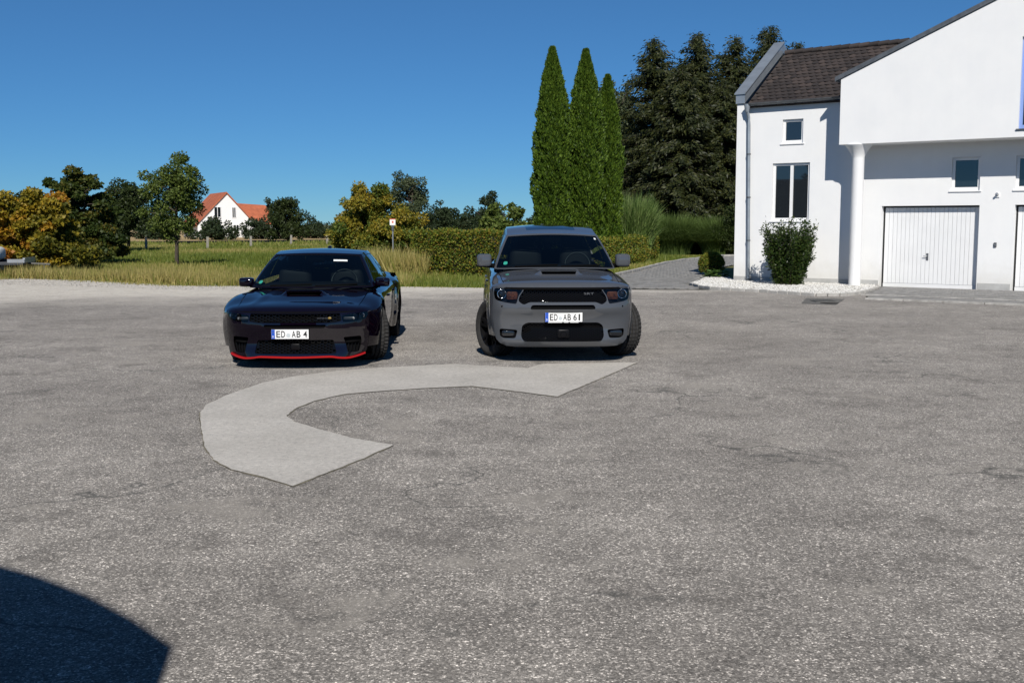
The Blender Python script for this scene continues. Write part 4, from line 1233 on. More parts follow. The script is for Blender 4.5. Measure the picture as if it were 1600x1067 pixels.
# barn left of the view: it shows only as the reflection in the tall window
bn = empty('tiled_barn', (-33, 8, 0), R(-58)); tag(bn, 'low barn with dark tiled roof outside the view, mirrored in the tall window', 'barn')
mb = MB(); mb.prism([(-4, 0), (4, 0), (4, 2.3), (0, 4.9), (-4, 2.3)], lambda x, z: (-9, x, z), lambda x, z: (9, x, z)); mb.build('wall', simple('barn_wall', (.45, .42, .38), .9, var=.2, scale=1), bn)
for sgn in (-1, 1):
    mb = MB()
    for k in range(30):
        t0, t1 = k/30, (k+1)/30
        y0, z0 = sgn*4.5*(1-t0), 2.0 + 3.0*t0; y1, z1 = sgn*4.5*(1-t1), 2.0 + 3.0*t1
        mb.add([(-9.4, y0, z0+.05), (9.4, y0, z0+.05), (9.4, y1, z1+.02), (-9.4, y1, z1+.02), (-9.4, y0, z0), (9.4, y0, z0)], [(0, 1, 2, 3), (4, 5, 1, 0)])
    mb.build('roof', simple('barn_tiles', (.05, .04, .036), .7, var=.4, scale=2), bn)
make_tree('yard_tree', (-38, 1.5, 0), 8.0, 5.5, 1.8, .2, L_dark, 39, 'dark tree behind the barn outside the view', nclump=40, nleaf=7000, leaf=.25, clump_r=.8)

# ------------------------------------------------------------------ cars
def paint(name, col, metal, rough=.35, flake=0.0):
    t = NT(name)
    t.set(Base_Color=col, Metallic=metal, Roughness=rough)
    t.b.inputs['Specular IOR Level'].default_value = 0.0
    t.b.inputs['Coat Weight'].default_value = 1.0
    t.b.inputs['Coat Roughness'].default_value = .012
    t.b.inputs['Coat IOR'].default_value = 1.65
    if flake:
        co = t.coord()
        t.set(Base_Color=t.ramp(t.noise(co, 900, 1), [(.35, tuple(c*.6 for c in col)), (.65, tuple(c*1.5 for c in col))]))
    return t.m
M['purple'] = paint('dark_purple_metallic', (.0030, .0009, .0038), .0, .4, 1)
M['grey_paint'] = paint('solid_grey_paint', (.072, .077, .086), 0.0, .45)
M['gloss_black'] = simple('gloss_black', (.006, .006, .007), .3, spec=.12)
M['mesh_black'] = simple('grille_mesh_black', (.004, .004, .0045), .5, spec=0.0, coat=.35)
M['black_plastic'] = simple('black_plastic', (.006, .006, .0064), .6, spec=0.0)
M['rubber'] = simple('tyre_rubber', (.032, .031, .03), .85, var=.25, scale=20, spec=.25)
M['rim_black'] = simple('black_alloy', (.016, .016, .018), .28, .6, coat=.4)
M['rotor'] = simple('brake_steel', (.3, .3, .3), .35, .9)
M['caliper'] = simple('red_caliper', (.35, .015, .012), .4)
M['chrome'] = simple('chrome', (.7, .7, .72), .08, 1.0)
M['auto_glass'] = glass_mat('auto_glass', (.30, .36, .37), 1.52)
M['side_glass'] = glass_mat('tinted_side_glass', (.10, .12, .13), 1.52)
M['lamp_cover'] = glass_mat('lamp_cover', (.86, .88, .9), 1.45)
M['lamp_cover_smoke'] = glass_mat('smoked_lamp_cover', (.42, .44, .46), 1.45)
M['lens'] = simple('projector_lens', (.012, .013, .015), .03, spec=.8)
M['amber'] = simple('amber_reflector', (.06, .02, .008), .5, spec=.1, var=.9, scale=45)
M['lip_red'] = simple('red_lip', (.33, .010, .010), .35, spec=.3)
M['cabin'] = simple('cabin_dark', (.022, .022, .024), .8)
M['seat'] = simple('seat_leather', (.035, .034, .035), .55)
M['plate_white'] = simple('plate_white', (.78, .78, .77), .4)
M['plate_blue'] = simple('plate_blue', (.01, .08, .48), .4)
M['plate_black'] = simple('plate_ink', (.01, .01, .01), .5)
M['sticker_green'] = simple('green_sticker', (.03, .30, .22), .5)
M['sticker_white'] = simple('white_sticker', (.75, .77, .75), .5)
M['yellow'] = simple('yellow_badge', (.22, .15, .03), .4)
M['tail_red'] = simple('tail_red', (.25, .01, .01), .15, coat=.6)

def wheel(parent, x, y, R_, width, rim_r, side, steer, nsp=5):
    """side +1: outer face to +x"""
    root = empty('wheel'); root.parent = parent
    root.location = (x, y, R_); root.rotation_euler = (0, 0, steer)
    hw = width/2
    prof = [(rim_r - .005, -hw + .02), (rim_r + .015, -hw + .004), (rim_r + (R_-rim_r)*.5, -hw - .006), (R_ - .035, -hw + .002), (R_ - .014, -hw + .014)]
    # tread with circumferential grooves
    g = [-.62, -.22, .22, .62]; tw_ = hw - .018
    tr_ = []
    xs = [-tw_]
    for q in g: xs += [q*tw_ - .009, q*tw_ - .0075, q*tw_ + .0075, q*tw_ + .009]
    xs.append(tw_)
    for i, q in enumerate(xs):
        crown = R_ - .007*(q/tw_)**2
        deep = (i-1) % 4 in (1, 2) and 0 < i < len(xs)-1
        tr_.append((crown - (.013 if deep else 0), q))
    prof += tr_
    prof += [(R_ - .014, hw - .014), (R_ - .035, hw - .002), (rim_r + (R_-rim_r)*.5, hw + .006), (rim_r + .015, hw - .004), (rim_r - .005, hw - .02)]
    mb = MB(); seg = 132
    mb.lathe(prof, 'x', seg)
    # sipes: push every third slice of the shoulder blocks in
    npf = len(prof)
    for k in range(seg):
        if k % 3 == 0:
            for i in list(range(4, 8)) + list(range(npf-8, npf-4)):
                vx, vy, vz = mb.v[k*npf+i]; s_ = 1 - .016/R_
                mb.v[k*npf+i] = (vx, vy*s_, vz*s_)
        elif k % 3 == 1:
            for i in range(9, npf-9):
                vx, vy, vz = mb.v[k*npf+i]; s_ = 1 - .006/R_
                mb.v[k*npf+i] = (vx, vy*s_, vz*s_)
    mb.build('tyre', M['rubber'], root, smooth=True, angle=28)
    mb = MB()
    o_ = side
    mb.lathe([(rim_r, -hw+.02), (rim_r+.008, -hw+.012), (rim_r-.02, -hw+.03), (rim_r-.03, 0), (rim_r-.022, hw-.05), (rim_r-.006, hw-.022), (rim_r+.01, hw-.012), (rim_r+.002, hw-.004)], 'x', 48)
    face = o_*(hw - .03)
    mb.lathe([(0, face + o_*.0), (.055, face + o_*.0), (.075, face - o_*.012), (.08, face - o_*.06), (0, face - o_*.06)], 'x', 24)
    for k in range(nsp):
        a = 2*PI*k/nsp + .3
        for da in (-.17, .17):
            d0 = (math.cos(a + da*.5), math.sin(a + da*.5)); d1 = (math.cos(a + da), math.sin(a + da))
            p0 = [.06*d0[0], .06*d0[1]]; p1 = [(rim_r-.012)*d1[0], (rim_r-.012)*d1[1]]
            nn = (-(p1[1]-p0[1]), p1[0]-p0[0]); ln = math.hypot(*nn); nn = (nn[0]/ln, nn[1]/ln)
            w0, w1 = .022, .017
            quad = [(p0[0]-nn[0]*w0, p0[1]-nn[1]*w0), (p1[0]-nn[0]*w1, p1[1]-nn[1]*w1), (p1[0]+nn[0]*w1, p1[1]+nn[1]*w1), (p0[0]+nn[0]*w0, p0[1]+nn[1]*w0)]
            fx = [face - o_*.008, face + o_*.012, face + o_*.012, face - o_*.008]
            mb.add([(fx[i], q[0], q[1]) for i, q in enumerate(quad)] + [(fx[i] - o_*.04, q[0], q[1]) for i, q in enumerate(quad)],
                   [(0, 1, 2, 3), (4, 7, 6, 5), (0, 4, 5, 1), (1, 5, 6, 2), (2, 6, 7, 3), (3, 7, 4, 0)])
    mb.build('rim', M['rim_black'], root, smooth=True, angle=35)
    mb = MB(); mb.lathe([(.06, -o_*.0), (rim_r*.74, -o_*.0), (rim_r*.74, o_*.03), (.06, o_*.03)], 'x', 40, (0, 0, 0), True); mb.build('brake_disc', M['rotor'], root, smooth=True, angle=35)
    mb = MB(); mb.superq((o_*.015, -rim_r*.55, rim_r*.22), (.06, .055, .12), .4, .4, 14, 8); mb.build('brake_caliper', M['caliper'], root, smooth=True)
    return root

def plate(parent, loc, ww, hh, text, tilt=0.0):
    """number plate facing -y"""
    t = empty('number_plate'); t.parent = parent; t.location = loc; t.rotation_euler = (tilt, 0, 0)
    mb = MB(); mb.box(-ww/2-.008, ww/2+.008, -.004, .012, -hh/2-.012, hh/2+.008); mb.build('plate_frame', M['gloss_black'], t, bevel=.003)
    mb = MB(); mb.box(-ww/2, ww/2, -.008, -.004, -hh/2, hh/2); mb.build('plate_face', M['plate_white'], t)
    bw = .042
    mb = MB(); mb.box(-ww/2+.001, -ww/2+bw, -.0092, -.0082, -hh/2+.001, hh/2-.001); mb.build('country_band', M['plate_blue'], t)
    mb = MB()
    for k in range(12):
        a = 2*PI*k/12; mb.lathe([(0, -.0102), (.0018, -.0102), (.0018, -.0094)], 'y', 6, (-ww/2+bw/2 + .011*math.cos(a), 0, hh*.2 + .011*math.sin(a)))
    mb.build('star_ring', M['yellow'], t)
    def put(s, x0, x1, zc, h, mat, nm, yoff=-.0095):
        v, f = text_geo(s, 1.0)
        lo, hi = v.min(0), v.max(0)
        sx = (x1-x0)/(hi[0]-lo[0]); sz = h/(hi[1]-lo[1])
        m = MB(); m.add([(x0 + (p[0]-lo[0])*sx, yoff, zc - h/2 + (p[1]-lo[1])*sz) for p in v], f); m.build(nm, mat, t)
    put('D', -ww/2+.012, -ww/2+.03, -hh*.26, .026, M['plate_white'], 'country_letter', -.0102)
    x0 = -ww/2 + bw + .012; tot = ww - bw - .024
    grp = text.split(' ')
    # letters get equal advance; a gap holds the round seal
    ncell = sum(len(g) for g in grp) + 1.15 + .35
    cw = tot / ncell
    x = x0
    for gi, g in enumerate(grp):
        for ch in g:
            wch = cw*.80 if ch != '1' else cw*.36
            put(ch, x + (cw-wch)/2, x + (cw-wch)/2 + wch, 0, hh*.70, M['plate_black'], 'plate_letter')
            x += cw
        if gi == 0:
            mb = MB(); mb.lathe([(0, -.0096), (cw*.42, -.0096), (cw*.42, -.0082)], 'y', 18, (x + cw*.55, 0, -hh*.12)); mb.build('seal', simple('seal_grey', (.5, .54, .56), .5), t)
            x += cw*1.15
        elif gi == 1: x += cw*.35
    return t

def seat(parent, x, y, z, s=1.0):
    mb = MB()
    mb.superq((x, y + .05, z + .18*s), (.24, .1, .36*s), .45, .45, 16, 10)
    t = mb.build('seat', M['seat'], parent, smooth=True)
    mb = MB(); mb.superq((x, y + .09, z + .60*s), (.13, .06, .1*s), .6, .6, 14, 8); mb.build('headrest', M['seat'], t, smooth=True)

def spline(pts):
    P = [np.array(p, float) for p in pts]
    n = len(P)
    def f(s):
        s = max(0.0, min(n - 1.0, s)); i = min(int(s), n - 2); u = s - i
        p1, p2 = P[i], P[i+1]
        p0 = P[i-1] if i > 0 else p1*np.array([-1, 1, 1])*0 + (np.array([-P[1][0], P[1][1], P[1][2]]))
        p3 = P[i+2] if i < n-2 else np.array([-P[-2][0], P[-2][1], P[-2][2]])
        return .5*((2*p1) + (-p0+p2)*u + (2*p0-5*p1+4*p2-p3)*u*u + (-p0+3*p1-3*p2+p3)*u**3)
    return f

class Car:
    def __init__(c, name, label, loc, yaw, q):
        c.q = q
        c.root = empty(name, loc, yaw); tag(c.root, label, 'car')
        c.zt = table(q['zt']); c.zsf = table(q['zs']); c.lean = table(q['lean']); c.tuck = table(q['tuck']); c.hw = table(q['hw'])
        c.W, c.L, c.Df, c.Dr, c.n, c.m = q['W'], q['L'], q['Df'], q['Dr'], q['n'], q['m']
        c.paint = q['paint']
    def e(c, y):
        if y < c.Df: return min(1.0, (c.Df - y)/c.Df)
        if y > c.L - c.Dr: return min(1.0, (y - c.L + c.Dr)/c.Dr)
        return 0.0
    def disp(c, x, y, z):
        """tuck under, wheel flares"""
        q = c.q
        s = 1 if x >= 0 else -1
        x = x*c.tuck(z)
        fl = 0.0
        for ya in (q['ax'][0], q['ax'][1]):
            d = math.hypot(y - ya, (z - q['wr'])*1.0)
            k = 1 - sstep(q['arch'] + .02, q['arch'] + q['fw'], d)
            fl = max(fl, k*q['flare'])
        fl *= sstep(c.W*.72, c.W*.97, abs(x)/max(.3, c.tuck(z)))
        return (x + s*fl, y, z)
    def front_y(c, x, z):
        zs, zt = c.zsf(.1), c.zt(.1)
        q = max(0.0, min(1.0, (z - zs)/(zt - zs)))
        rr = (1 - q**c.m)**(1/c.m)
        en = rr**c.n - (abs(x)/c.W)**c.n
        e = max(0.0, en)**(1/c.n)
        return c.Df*(1 - e)
    def front(c, x, z):
        y = c.front_y(x, z)
        return c.disp(x, y + c.lean(z)*(1 - (abs(x)/c.W)**4), z)
    def rear(c, x, z):
        zs, zt = c.zsf(c.L-.1), c.zt(c.L-.1)
        q = max(0.0, min(1.0, (z - zs)/(zt - zs)))
        rr = (1 - q**c.m)**(1/c.m)
        en = max(0.0, rr**c.n - (abs(x)/c.W)**c.n)
        return c.disp(x, c.L - c.Dr*(1 - en**(1/c.n)), z)
    def top(c, x, y):
        zs, zt = c.zsf(y), c.zt(y)
        r = ((abs(x)/c.W)**c.n + c.e(y)**c.n)**(1/c.n)
        z = zs + (zt - zs)*max(0.0, 1 - min(1, r)**c.m)**(1/c.m)
        x2, y2, z2 = c.disp(x, y, z)
        return (x2, y2, z2 + c.q['bump'](x, y))
    def side(c, y, s):
        """s<0 metres below the shoulder line, s in 0..SC over the shoulder to the hood / glass edge"""
        zs, zt = c.zsf(y), c.zt(y)
        e = c.e(y)
        if s <= 0:
            x = c.W*max(0.0, 1 - e**c.n)**(1/c.n)
            return c.disp(x, y, zs + s)
        k = min(1.0, s/.25)
        xc = c.hw(y)
        rmax = min(.9999, ((xc/c.W)**c.n + e**c.n)**(1/c.n))
        ph = math.acos(min(1, rmax**(c.m/2)))*k
        rr = math.cos(ph)**(2/c.m); zz = math.sin(ph)**(2/c.m)
        x = c.W*max(0.0, rr**c.n - e**c.n)**(1/c.n)
        x2, y2, z2 = c.disp(x, y, zs + (zt - zs)*zz)
        return (x2, y2, z2 + c.q['bump'](x, y))

    def build(c):
        q = c.q; root = c.root; P = c.paint
        zb, zseam, xf = q['zb'], q['zseam'], q['xf']
        mirror = lambda poly: [(-x, z) for x, z in poly][::-1]
        # ---- front bumper with its openings
        holes = []; feats = []
        for nm, poly, sym, depth in q['open']:
            pr = rounded(poly, q.get('rnd', .02))
            feats.append((nm, pr, depth)); holes.append(pr)
            if sym:
                feats.append((nm, mirror(pr), depth)); holes.append(mirror(pr))
        bc = q['bc']
        outer = [(-xf, zb + bc), (-xf*.985, zb + bc*.62), (-xf*.94, zb + bc*.28), (-xf*.85, zb + bc*.07), (-xf*.72, zb), (xf*.72, zb), (xf*.85, zb + bc*.07), (xf*.94, zb + bc*.28), (xf*.985, zb + bc*.62), (xf, zb + bc), (xf, zseam)] + [(x, zseam) for x in np.linspace(xf, -xf, 30)[1:-1]] + [(-xf, zseam)]
        fas = panel('front_bumper', c.front, outer, holes, P, root, .045, flip=False)
        mb = MB(); rim(mb, c.front, outer, (0, .05, 0), .05); mb.build('shut_line', M['black_plastic'], fas, smooth=True); mb = MB()
        for nm, poly, depth in feats:
            rim(mb, c.front, poly, (0, depth, 0), .03)
        mb.build('bumper_edge', q.get('edge', P), fas, smooth=True)
        for nm, poly, depth in feats:
            back = panel(nm, lambda x, z: tuple(Vector(c.front(x, z)) + Vector((0, depth, 0))), poly, [], M['black_plastic'], root, .06)
            if nm in ('grille', 'lower_intake'):
                # honeycomb lattice just behind the surface
                pw, ph = q['hex']
                arr = np.array(poly); lo, hi = arr.min(0), arr.max(0)
                hx = []
                j = 0; z = lo[1]
                while z < hi[1] + ph:
                    x = lo[0] + (pw*.75 if j % 2 else 0)
                    while x < hi[0] + pw:
                        a, b = pw*.5*.80, ph*.5*.76
                        cell = [(x - a, z), (x - a*.5, z + b), (x + a*.5, z + b), (x + a, z), (x + a*.5, z - b), (x - a*.5, z - b)]
                        if inpoly(cell, poly).all(): hx.append(cell)
                        x += pw*1.5
                    z += ph*.5; j += 1
                panel('honeycomb', lambda x, z: tuple(Vector(c.front(x, z)) + Vector((0, depth*.35, 0))), poly, hx, M['mesh_black'], back, .5, False, smooth=False)
            if nm == 'headlight':
                sgn = 1 if np.mean([p[0] for p in poly]) > 0 else -1
                for kind, hx_, hz_, hr in q['lamps']:
                    p0 = Vector(c.front(sgn*hx_, hz_)) + Vector((0, .035, 0))
                    mb = MB()
                    if kind == 'projector':
                        mb.lathe([(hr*1.0, .0), (hr*.98, -.015), (hr*.8, -.012), (hr*.74, .02), (hr*.74, .03)], 'y', 28, p0); pj = mb.build('lamp_ring', M['chrome'], back, smooth=True)
                        mb = MB(); mb.superq(p0 + Vector((0, .012, 0)), (hr*.72, .025, hr*.72), 1, 1, 18, 10); mb.build('lens', M['lens'], pj, smooth=True)
                    elif kind == 'amber':
                        mb.superq(p0 + Vector((0, .015, 0)), (hr*1.15, .02, hr*.85), .35, .35, 16, 8); mb.build('reflector', M['amber'], back, smooth=True)
                    elif kind == 'bar':
                        mb.superq(p0 + Vector((0, .0, 0)), (hr, .015, .018), .3, .3, 16, 6); mb.build('light_bar', simple('lamp_bar_grey', (.1, .105, .11), .3), back, smooth=True)
                panel('lamp_glass', lambda x, z: tuple(Vector(c.front(x, z)) + Vector((0, -.003, 0))), poly, [], q['lampglass'], back, .06)
            if nm == 'fog_intake' and q.get('fog'):
                sgn = 1 if np.mean([p[0] for p in poly]) > 0 else -1
                p0 = Vector(c.front(sgn*.71, .385)) + Vector((0, .04, 0))
                mb = MB(); mb.superq(p0, (.085, .02, .04), .4, .4, 16, 8); mb.build('fog_lamp', M['lens'], back, smooth=True)
            if nm == 'side_intake':
                sgn = 1 if np.mean([p[0] for p in poly]) > 0 else -1
                mb = MB(); xs = [.63, .70, .785]
                mb.tube([Vector(c.front(sgn*x, .325)) + Vector((0, .015, 0)) for x in xs], .012, 8); mb.build('intake_bar', M['black_plastic'], back, smooth=True)
                mb = MB()
                for x in (.66, .70, .74, .78): mb.tube([Vector(c.front(sgn*x, .31)) + Vector((0, .03, 0)), Vector(c.front(sgn*x, .2)) + Vector((0, .03, 0))], .005, 5)
                mb.build('intake_mesh', M['gloss_black'], back)
        # ---- hood
        cy = q['cowl']
        hwf = lambda y: c.hw(y)
        ys = np.linspace(q['hood_y0'], cy, 14)
        right = [(hwf(y) - .008, y) for y in ys]
        def seam_y(x): return c.front_y(x, zseam) + .004
        frontl = [(x, seam_y(x)) for x in np.linspace(-hwf(q['hood_y0']) + .008, hwf(q['hood_y0']) - .008, 24)]
        cowl = [(x, cy + q['cowl_c']*((abs(x)/hwf(cy))**2)) for x in np.linspace(hwf(cy) - .004, -hwf(cy) + .004, 14)]
        outer = frontl + [p for p in right if p[1] > frontl[-1][1] + .02 and p[1] < cy + q['cowl_c'] - .02] + cowl + [(-p[0], p[1]) for p in right[::-1] if p[1] > frontl[-1][1] + .02 and p[1] < cy + q['cowl_c'] - .02]
        sc = q['scoop']
        hole = [(-sc[0]*.9, sc[1]), (sc[0]*.9, sc[1]), (sc[0], sc[2]), (-sc[0], sc[2])]
        vents = []
        for sgn in ((-1, 1) if q['vent'] else ()):
            vx, vy = q['vent']
            vents.append([(sgn*vx - .10, vy), (sgn*vx + .10, vy), (sgn*vx + .10, vy + .014), (sgn*vx - .10, vy + .014)])
        hood = panel('hood', c.top, outer, [hole] + vents, P, root, .045)
        mb = MB(); rim(mb, c.top, outer, (0, .0, -.03), .05); mb.build('hood_edge', M['black_plastic'], hood, smooth=True)
        dp_ = sc[3]
        panel('hood_scoop', lambda x, y: tuple(Vector(c.top(x, sc[1] - .004)) + Vector((0, (y - sc[1]), -.012))), [(-sc[0], sc[1]), (sc[0], sc[1]), (sc[0], sc[2] + .05), (-sc[0], sc[2] + .05)], [], M['gloss_black'], hood, .05)
        mb = MB()
        lip = [Vector(c.top(x, sc[2])) for x in np.linspace(-sc[0], sc[0], 13)]
        mb.add(lip + [p + Vector((0, .012, -.018)) for p in lip], [(i, i+1, 14+i, 13+i) for i in range(12)])
        mb.build('scoop_lip', P, hood, smooth=True)
        panel('hood_liner', lambda x, y: tuple(Vector(c.top(x, y)) + Vector((0, 0, -.055))), [(x*.97, y + .04) for x, y in frontl] + [(hwf(cy)*.95, cy), (-hwf(cy)*.95, cy)], [], M['black_plastic'], root, .15)
        # ---- flanks
        a0, a1 = q['ax']; ar = q['arch']
        rz = q['zrock']
        c1, c2, c3 = q['cuts']
        def S(y, z): return (y, z - c.zsf(y))
        def arc(ya, k0, k1, n=22):
            out = []
            for k in range(n + 1):
                t = k0 + (k1 - k0)*k/n
                out.append(S(ya + ar*math.cos(t), q['wr'] + ar*math.sin(t)))
            return out
        za = lambda z: math.asin(max(-1, min(1, (z - q['wr'])/ar)))
        lo = za(rz)
        # front edge of the fender follows the bumper
        fe = []
        def s_of(y, z):
            zs, zt = c.zsf(y), c.zt(y)
            if z <= zs: return z - zs
            rmax = min(.9999, ((c.hw(y)/c.W)**c.n + c.e(y)**c.n)**(1/c.n))
            pm_ = math.acos(min(1, rmax**(c.m/2)))
            return min(.25, .25*math.asin(min(1, ((z - zs)/(zt - zs))**(c.m/2)))/max(1e-4, pm_))
        for z in np.linspace(q['zarchf'], zseam, 9):
            yy = c.front_y(xf, z) + .004
            fe.append((yy, s_of(yy, z)))
        # on along the top of the lamp to the hood corner
        yy = fe[-1][0]
        while True:
            yy -= .012
            if yy < .03: break
            sv = s_of(yy, zseam)
            fe.append((yy, sv))
            if sv >= .2499: break
        # above the seam: the fender follows the hood line
        fend = [(a0 + ar*math.cos(PI - za(q['zarchf'])), fe[0][1])]
        loa = za(q['zarchf'])
        arch_f = arc(a0, lo, PI - loa)          # rear foot over the top to the front foot
        poly = []
        poly += [S(c1 - .004, rz)]
        topf = [(y, .25) for y in np.linspace(c1 - .004, fe[-1][0] + .03, 18)]
        poly += topf
        up_f = []
        yy = fe[-1][0]
        # link from the hood corner down to the bumper seam
        poly += fe[::-1]
        poly += arch_f[::-1]
        fenders = []
        for sgn in (1, -1):
            fn = (lambda y, s: c.side(y, s)) if sgn > 0 else (lambda y, s: (lambda p: (-p[0], p[1], p[2]))(c.side(y, s)))
            fd = panel('front_fender', fn, poly, [], P, root, .05)
            mb = MB(); rim(mb, fn, arch_f, (-.10*sgn, 0, 0), .05, False); mb.build('arch_lip', M['black_plastic'] if not q.get('lip_paint') else P, fd, smooth=True)
            tp = lambda y: (y, .25)
            dr = [S(c1 + .004, rz), S(c2 - .004, rz)] + [tp(y) for y in np.linspace(c2 - .004, c1 + .004, 10)]
            d1 = panel('front_door', fn, dr, [], P, root, .06)
            mb = MB(); hp = Vector(fn(c2 - .17, -.02)); mb.superq(hp + Vector((sgn*.012, 0, 0)), (.014, .1, .016), .5, .5, 12, 8); mb.build('door_handle', P, d1, smooth=True)
            rear_arch = arc(a1, lo, PI - lo)
            zl = rear_arch[-1]
            dr = [S(c2 + .004, rz)]
            ra = [p for p in rear_arch if p[0] < c3]
            dr += [S(min(c3 - .004, a1 - ar*math.cos(lo)) - .0, rz)] if a1 - ar*math.cos(lo) < c3 else [S(c3 - .004, rz)]
            if a1 - ar*math.cos(lo) < c3:
                dr += [(p[0] - .004, p[1]) for p in ra[::-1]][1:]
            dr += [tp(y) for y in np.linspace(c3 - .004, c2 + .004, 10)]
            d2 = panel('rear_door', fn, dr, [], P, root, .06)
            mb = MB(); hp = Vector(fn(c3 - .2, -.02)); mb.superq(hp + Vector((sgn*.012, 0, 0)), (.014, .1, .016), .5, .5, 12, 8); mb.build('door_handle', P, d2, smooth=True)
            yr = c.L - c.Dr*.55
            if a1 - ar*math.cos(lo) < c3:
                st_ = [p for p in rear_arch if p[0] >= c3][::-1]
                qp = [(c3 + .004, st_[0][1])] + st_
            else:
                qp = [S(c3 + .004, rz)] + rear_arch[::-1]
            qp += [S(yr, rz + .06)] + [tp(y) for y in np.linspace(yr, c3 + .004, 16)]
            qd = panel('rear_quarter', fn, qp, [], P, root, .06)
            mb = MB(); rim(mb, fn, rear_arch, (-.10*sgn, 0, 0), .05, False); mb.build('arch_lip', P, qd, smooth=True)
            # sill
            mb = MB(); mb.prism([(sgn*(c.W*c.tuck(rz) - .16), rz + .03), (sgn*(c.W*c.tuck(rz) + .012), rz + .005), (sgn*(c.W*c.tuck(rz) + .008), rz - .06), (sgn*(c.W*.85), rz - .08)],
                                lambda x, z: (x, a0 + ar + .01, z), lambda x, z: (x, a1 - ar - .01, z)); mb.build('sill', M['black_plastic'], root, bevel=.01)
            # wheel housings
            for ya in (a0, a1):
                mb = MB(); n_ = 20
                vs = []
                for k in range(n_ + 1):
                    t = lo - .25 + (PI - 2*lo + .5)*k/n_
                    vs += [(sgn*(c.W - .1 + q['flare']*.3), ya + (ar + .012)*math.cos(t), q['wr'] + (ar + .012)*math.sin(t)), (sgn*.5, ya + (ar + .012)*math.cos(t), q['wr'] + (ar + .012)*math.sin(t))]
                mb.add(vs, [(2*k, 2*k+1, 2*k+3, 2*k+2) for k in range(n_)])
                cv = [vs[2*k+1] for k in range(n_ + 1)]
                mb.add(cv, [tuple(range(len(cv)))])
                mb.build('wheel_housing', M['black_plastic'], root)
        # ---- rear end
        yr = c.L - c.Dr*.55
        xr = c.side(yr, -.1)[0] / max(.3, c.tuck(c.zsf(yr) - .1))
        xr = c.W*max(0.0, 1 - c.e(yr)**c.n)**(1/c.n)
        zr_ = c.zsf(c.L) + .75*(c.zt(c.L - .1) - c.zsf(c.L))
        rb = panel('rear_bumper', c.rear, [(-xr, q['zb'] + .08), (xr, q['zb'] + .08), (xr, c.zsf(c.L)), (xr*.985, zr_), (-xr*.985, zr_), (-xr, c.zsf(c.L))], [], P, root, .06)
        for sgn in (-1, 1):
            tl = [(sgn*.25, zr_ - .20), (sgn*xr*.93, zr_ - .20), (sgn*xr*.93, zr_ - .06), (sgn*.25, zr_ - .08)]
            panel('tail_lamp', lambda x, z: tuple(Vector(c.rear(x, z)) + Vector((0, .008, 0))), tl, [], M['tail_red'], rb, .06)
        # deck behind the rear glass
        gy = q['base'][-1][1]
        dk = [(-c.hw(gy)*.98, gy - .12)] + [(x, c.L - c.Dr*(1 - max(0, (.90**c.n - (abs(x)/c.W)**c.n))**(1/c.n))) for x in np.linspace(-.78*c.W, .78*c.W, 12)] + [(c.hw(gy)*.98, gy - .12)]
        if c.L - gy > .35: panel('boot_lid', c.top, dk, [], P, root, .07)
        # underside and cabin floor
        mb = MB(); mb.box(-.78, .78, .35, c.L - .4, q['zb'] + .03, q['zb'] + .09); mb.build('underbody', M['black_plastic'], root)
        mb = MB(); mb.box(-.5, .5, .3, 1.3, q['zb'] + .09, q['zseam'] - .2); mb.build('engine_block', M['black_plastic'], root)
        # ---- greenhouse
        B = spline(q['base']); zrf = table(q['roof'])
        zroof = lambda x, y: zrf(y) - q['crown']*x*x
        T = spline([(x, y, zroof(x, y)) for x, y in q['topc']])
        N = len(q['base']) - 1
        SCL = .3; HT = .5
        def gh(u, t, off=0.0):
            s = abs(u)/SCL; sg_ = 1 if u >= 0 else -1
            b = B(s); tp_ = T(s); k = t/HT
            p = b + (tp_ - b)*k
            bul = q['bulge']*4*k*(1-k)
            cen = np.array([0, (q['base'][0][1] + q['base'][-1][1])/2, 0])
            d = p - cen; d[2] = .3; d = d/np.linalg.norm(d)
            p = p + d*(bul + off)
            return (sg_*p[0], p[1], p[2])
        wins = []
        for nm, poly in q['wins']:
            pp_ = rounded([(s*SCL, t*HT) for s, t in poly], .02)
            wins.append((nm, pp_))
            if nm not in ('windscreen', 'rear_screen'):
                wins.append((nm, [(-a, b) for a, b in pp_][::-1]))
        # rear screen is split by the seam at the back: keep it inside one side by shifting the seam to the roof centre
        E = N*SCL
        outer = [(-E, 0), (E, 0), (E, HT), (-E, HT)]
        hl = []
        for nm, p in wins:
            if nm == 'rear_screen':
                hl.append(p); hl.append([(-a, b) for a, b in p][::-1])
            else: hl.append(p)
        cabin = panel('pillars', gh, outer, hl, P if not q.get('pillar_mat') else q['pillar_mat'], root, .05)
        for nm, p in wins:
            if nm == 'rear_screen':
                for pp2 in (p, [(-a, b) for a, b in p][::-1]):
                    panel('rear_screen', lambda u, t: gh(u, t, -.003), pp2, [], M['side_glass'], root, .06)
            else:
                g_ = panel(nm, lambda u, t: gh(u, t, -.003 if nm != 'windscreen' else .001), p, [], M['auto_glass'] if nm == 'windscreen' else M['side_glass'], root, .05)
                mb = MB(); lp = resample(p, .05); inn = [(a + (np.mean([k[0] for k in p]) - a)*.02, b + (HT*.5 - b)*.05) for a, b in lp]
                va = [gh(a, b, .002 if nm != 'windscreen' else .004) for a, b in lp]; vb = [gh(a, b, .002 if nm != 'windscreen' else .004) for a, b in inn]
                nn_ = len(lp); mb.add(va + vb, [(i, (i+1) % nn_, nn_ + (i+1) % nn_, nn_ + i) for i in range(nn_)]); mb.build('window_seal', M['gloss_black'], g_)
        # roof
        rp_ = [tuple(T(s)[:2]) for s in np.linspace(0, N, 40)]
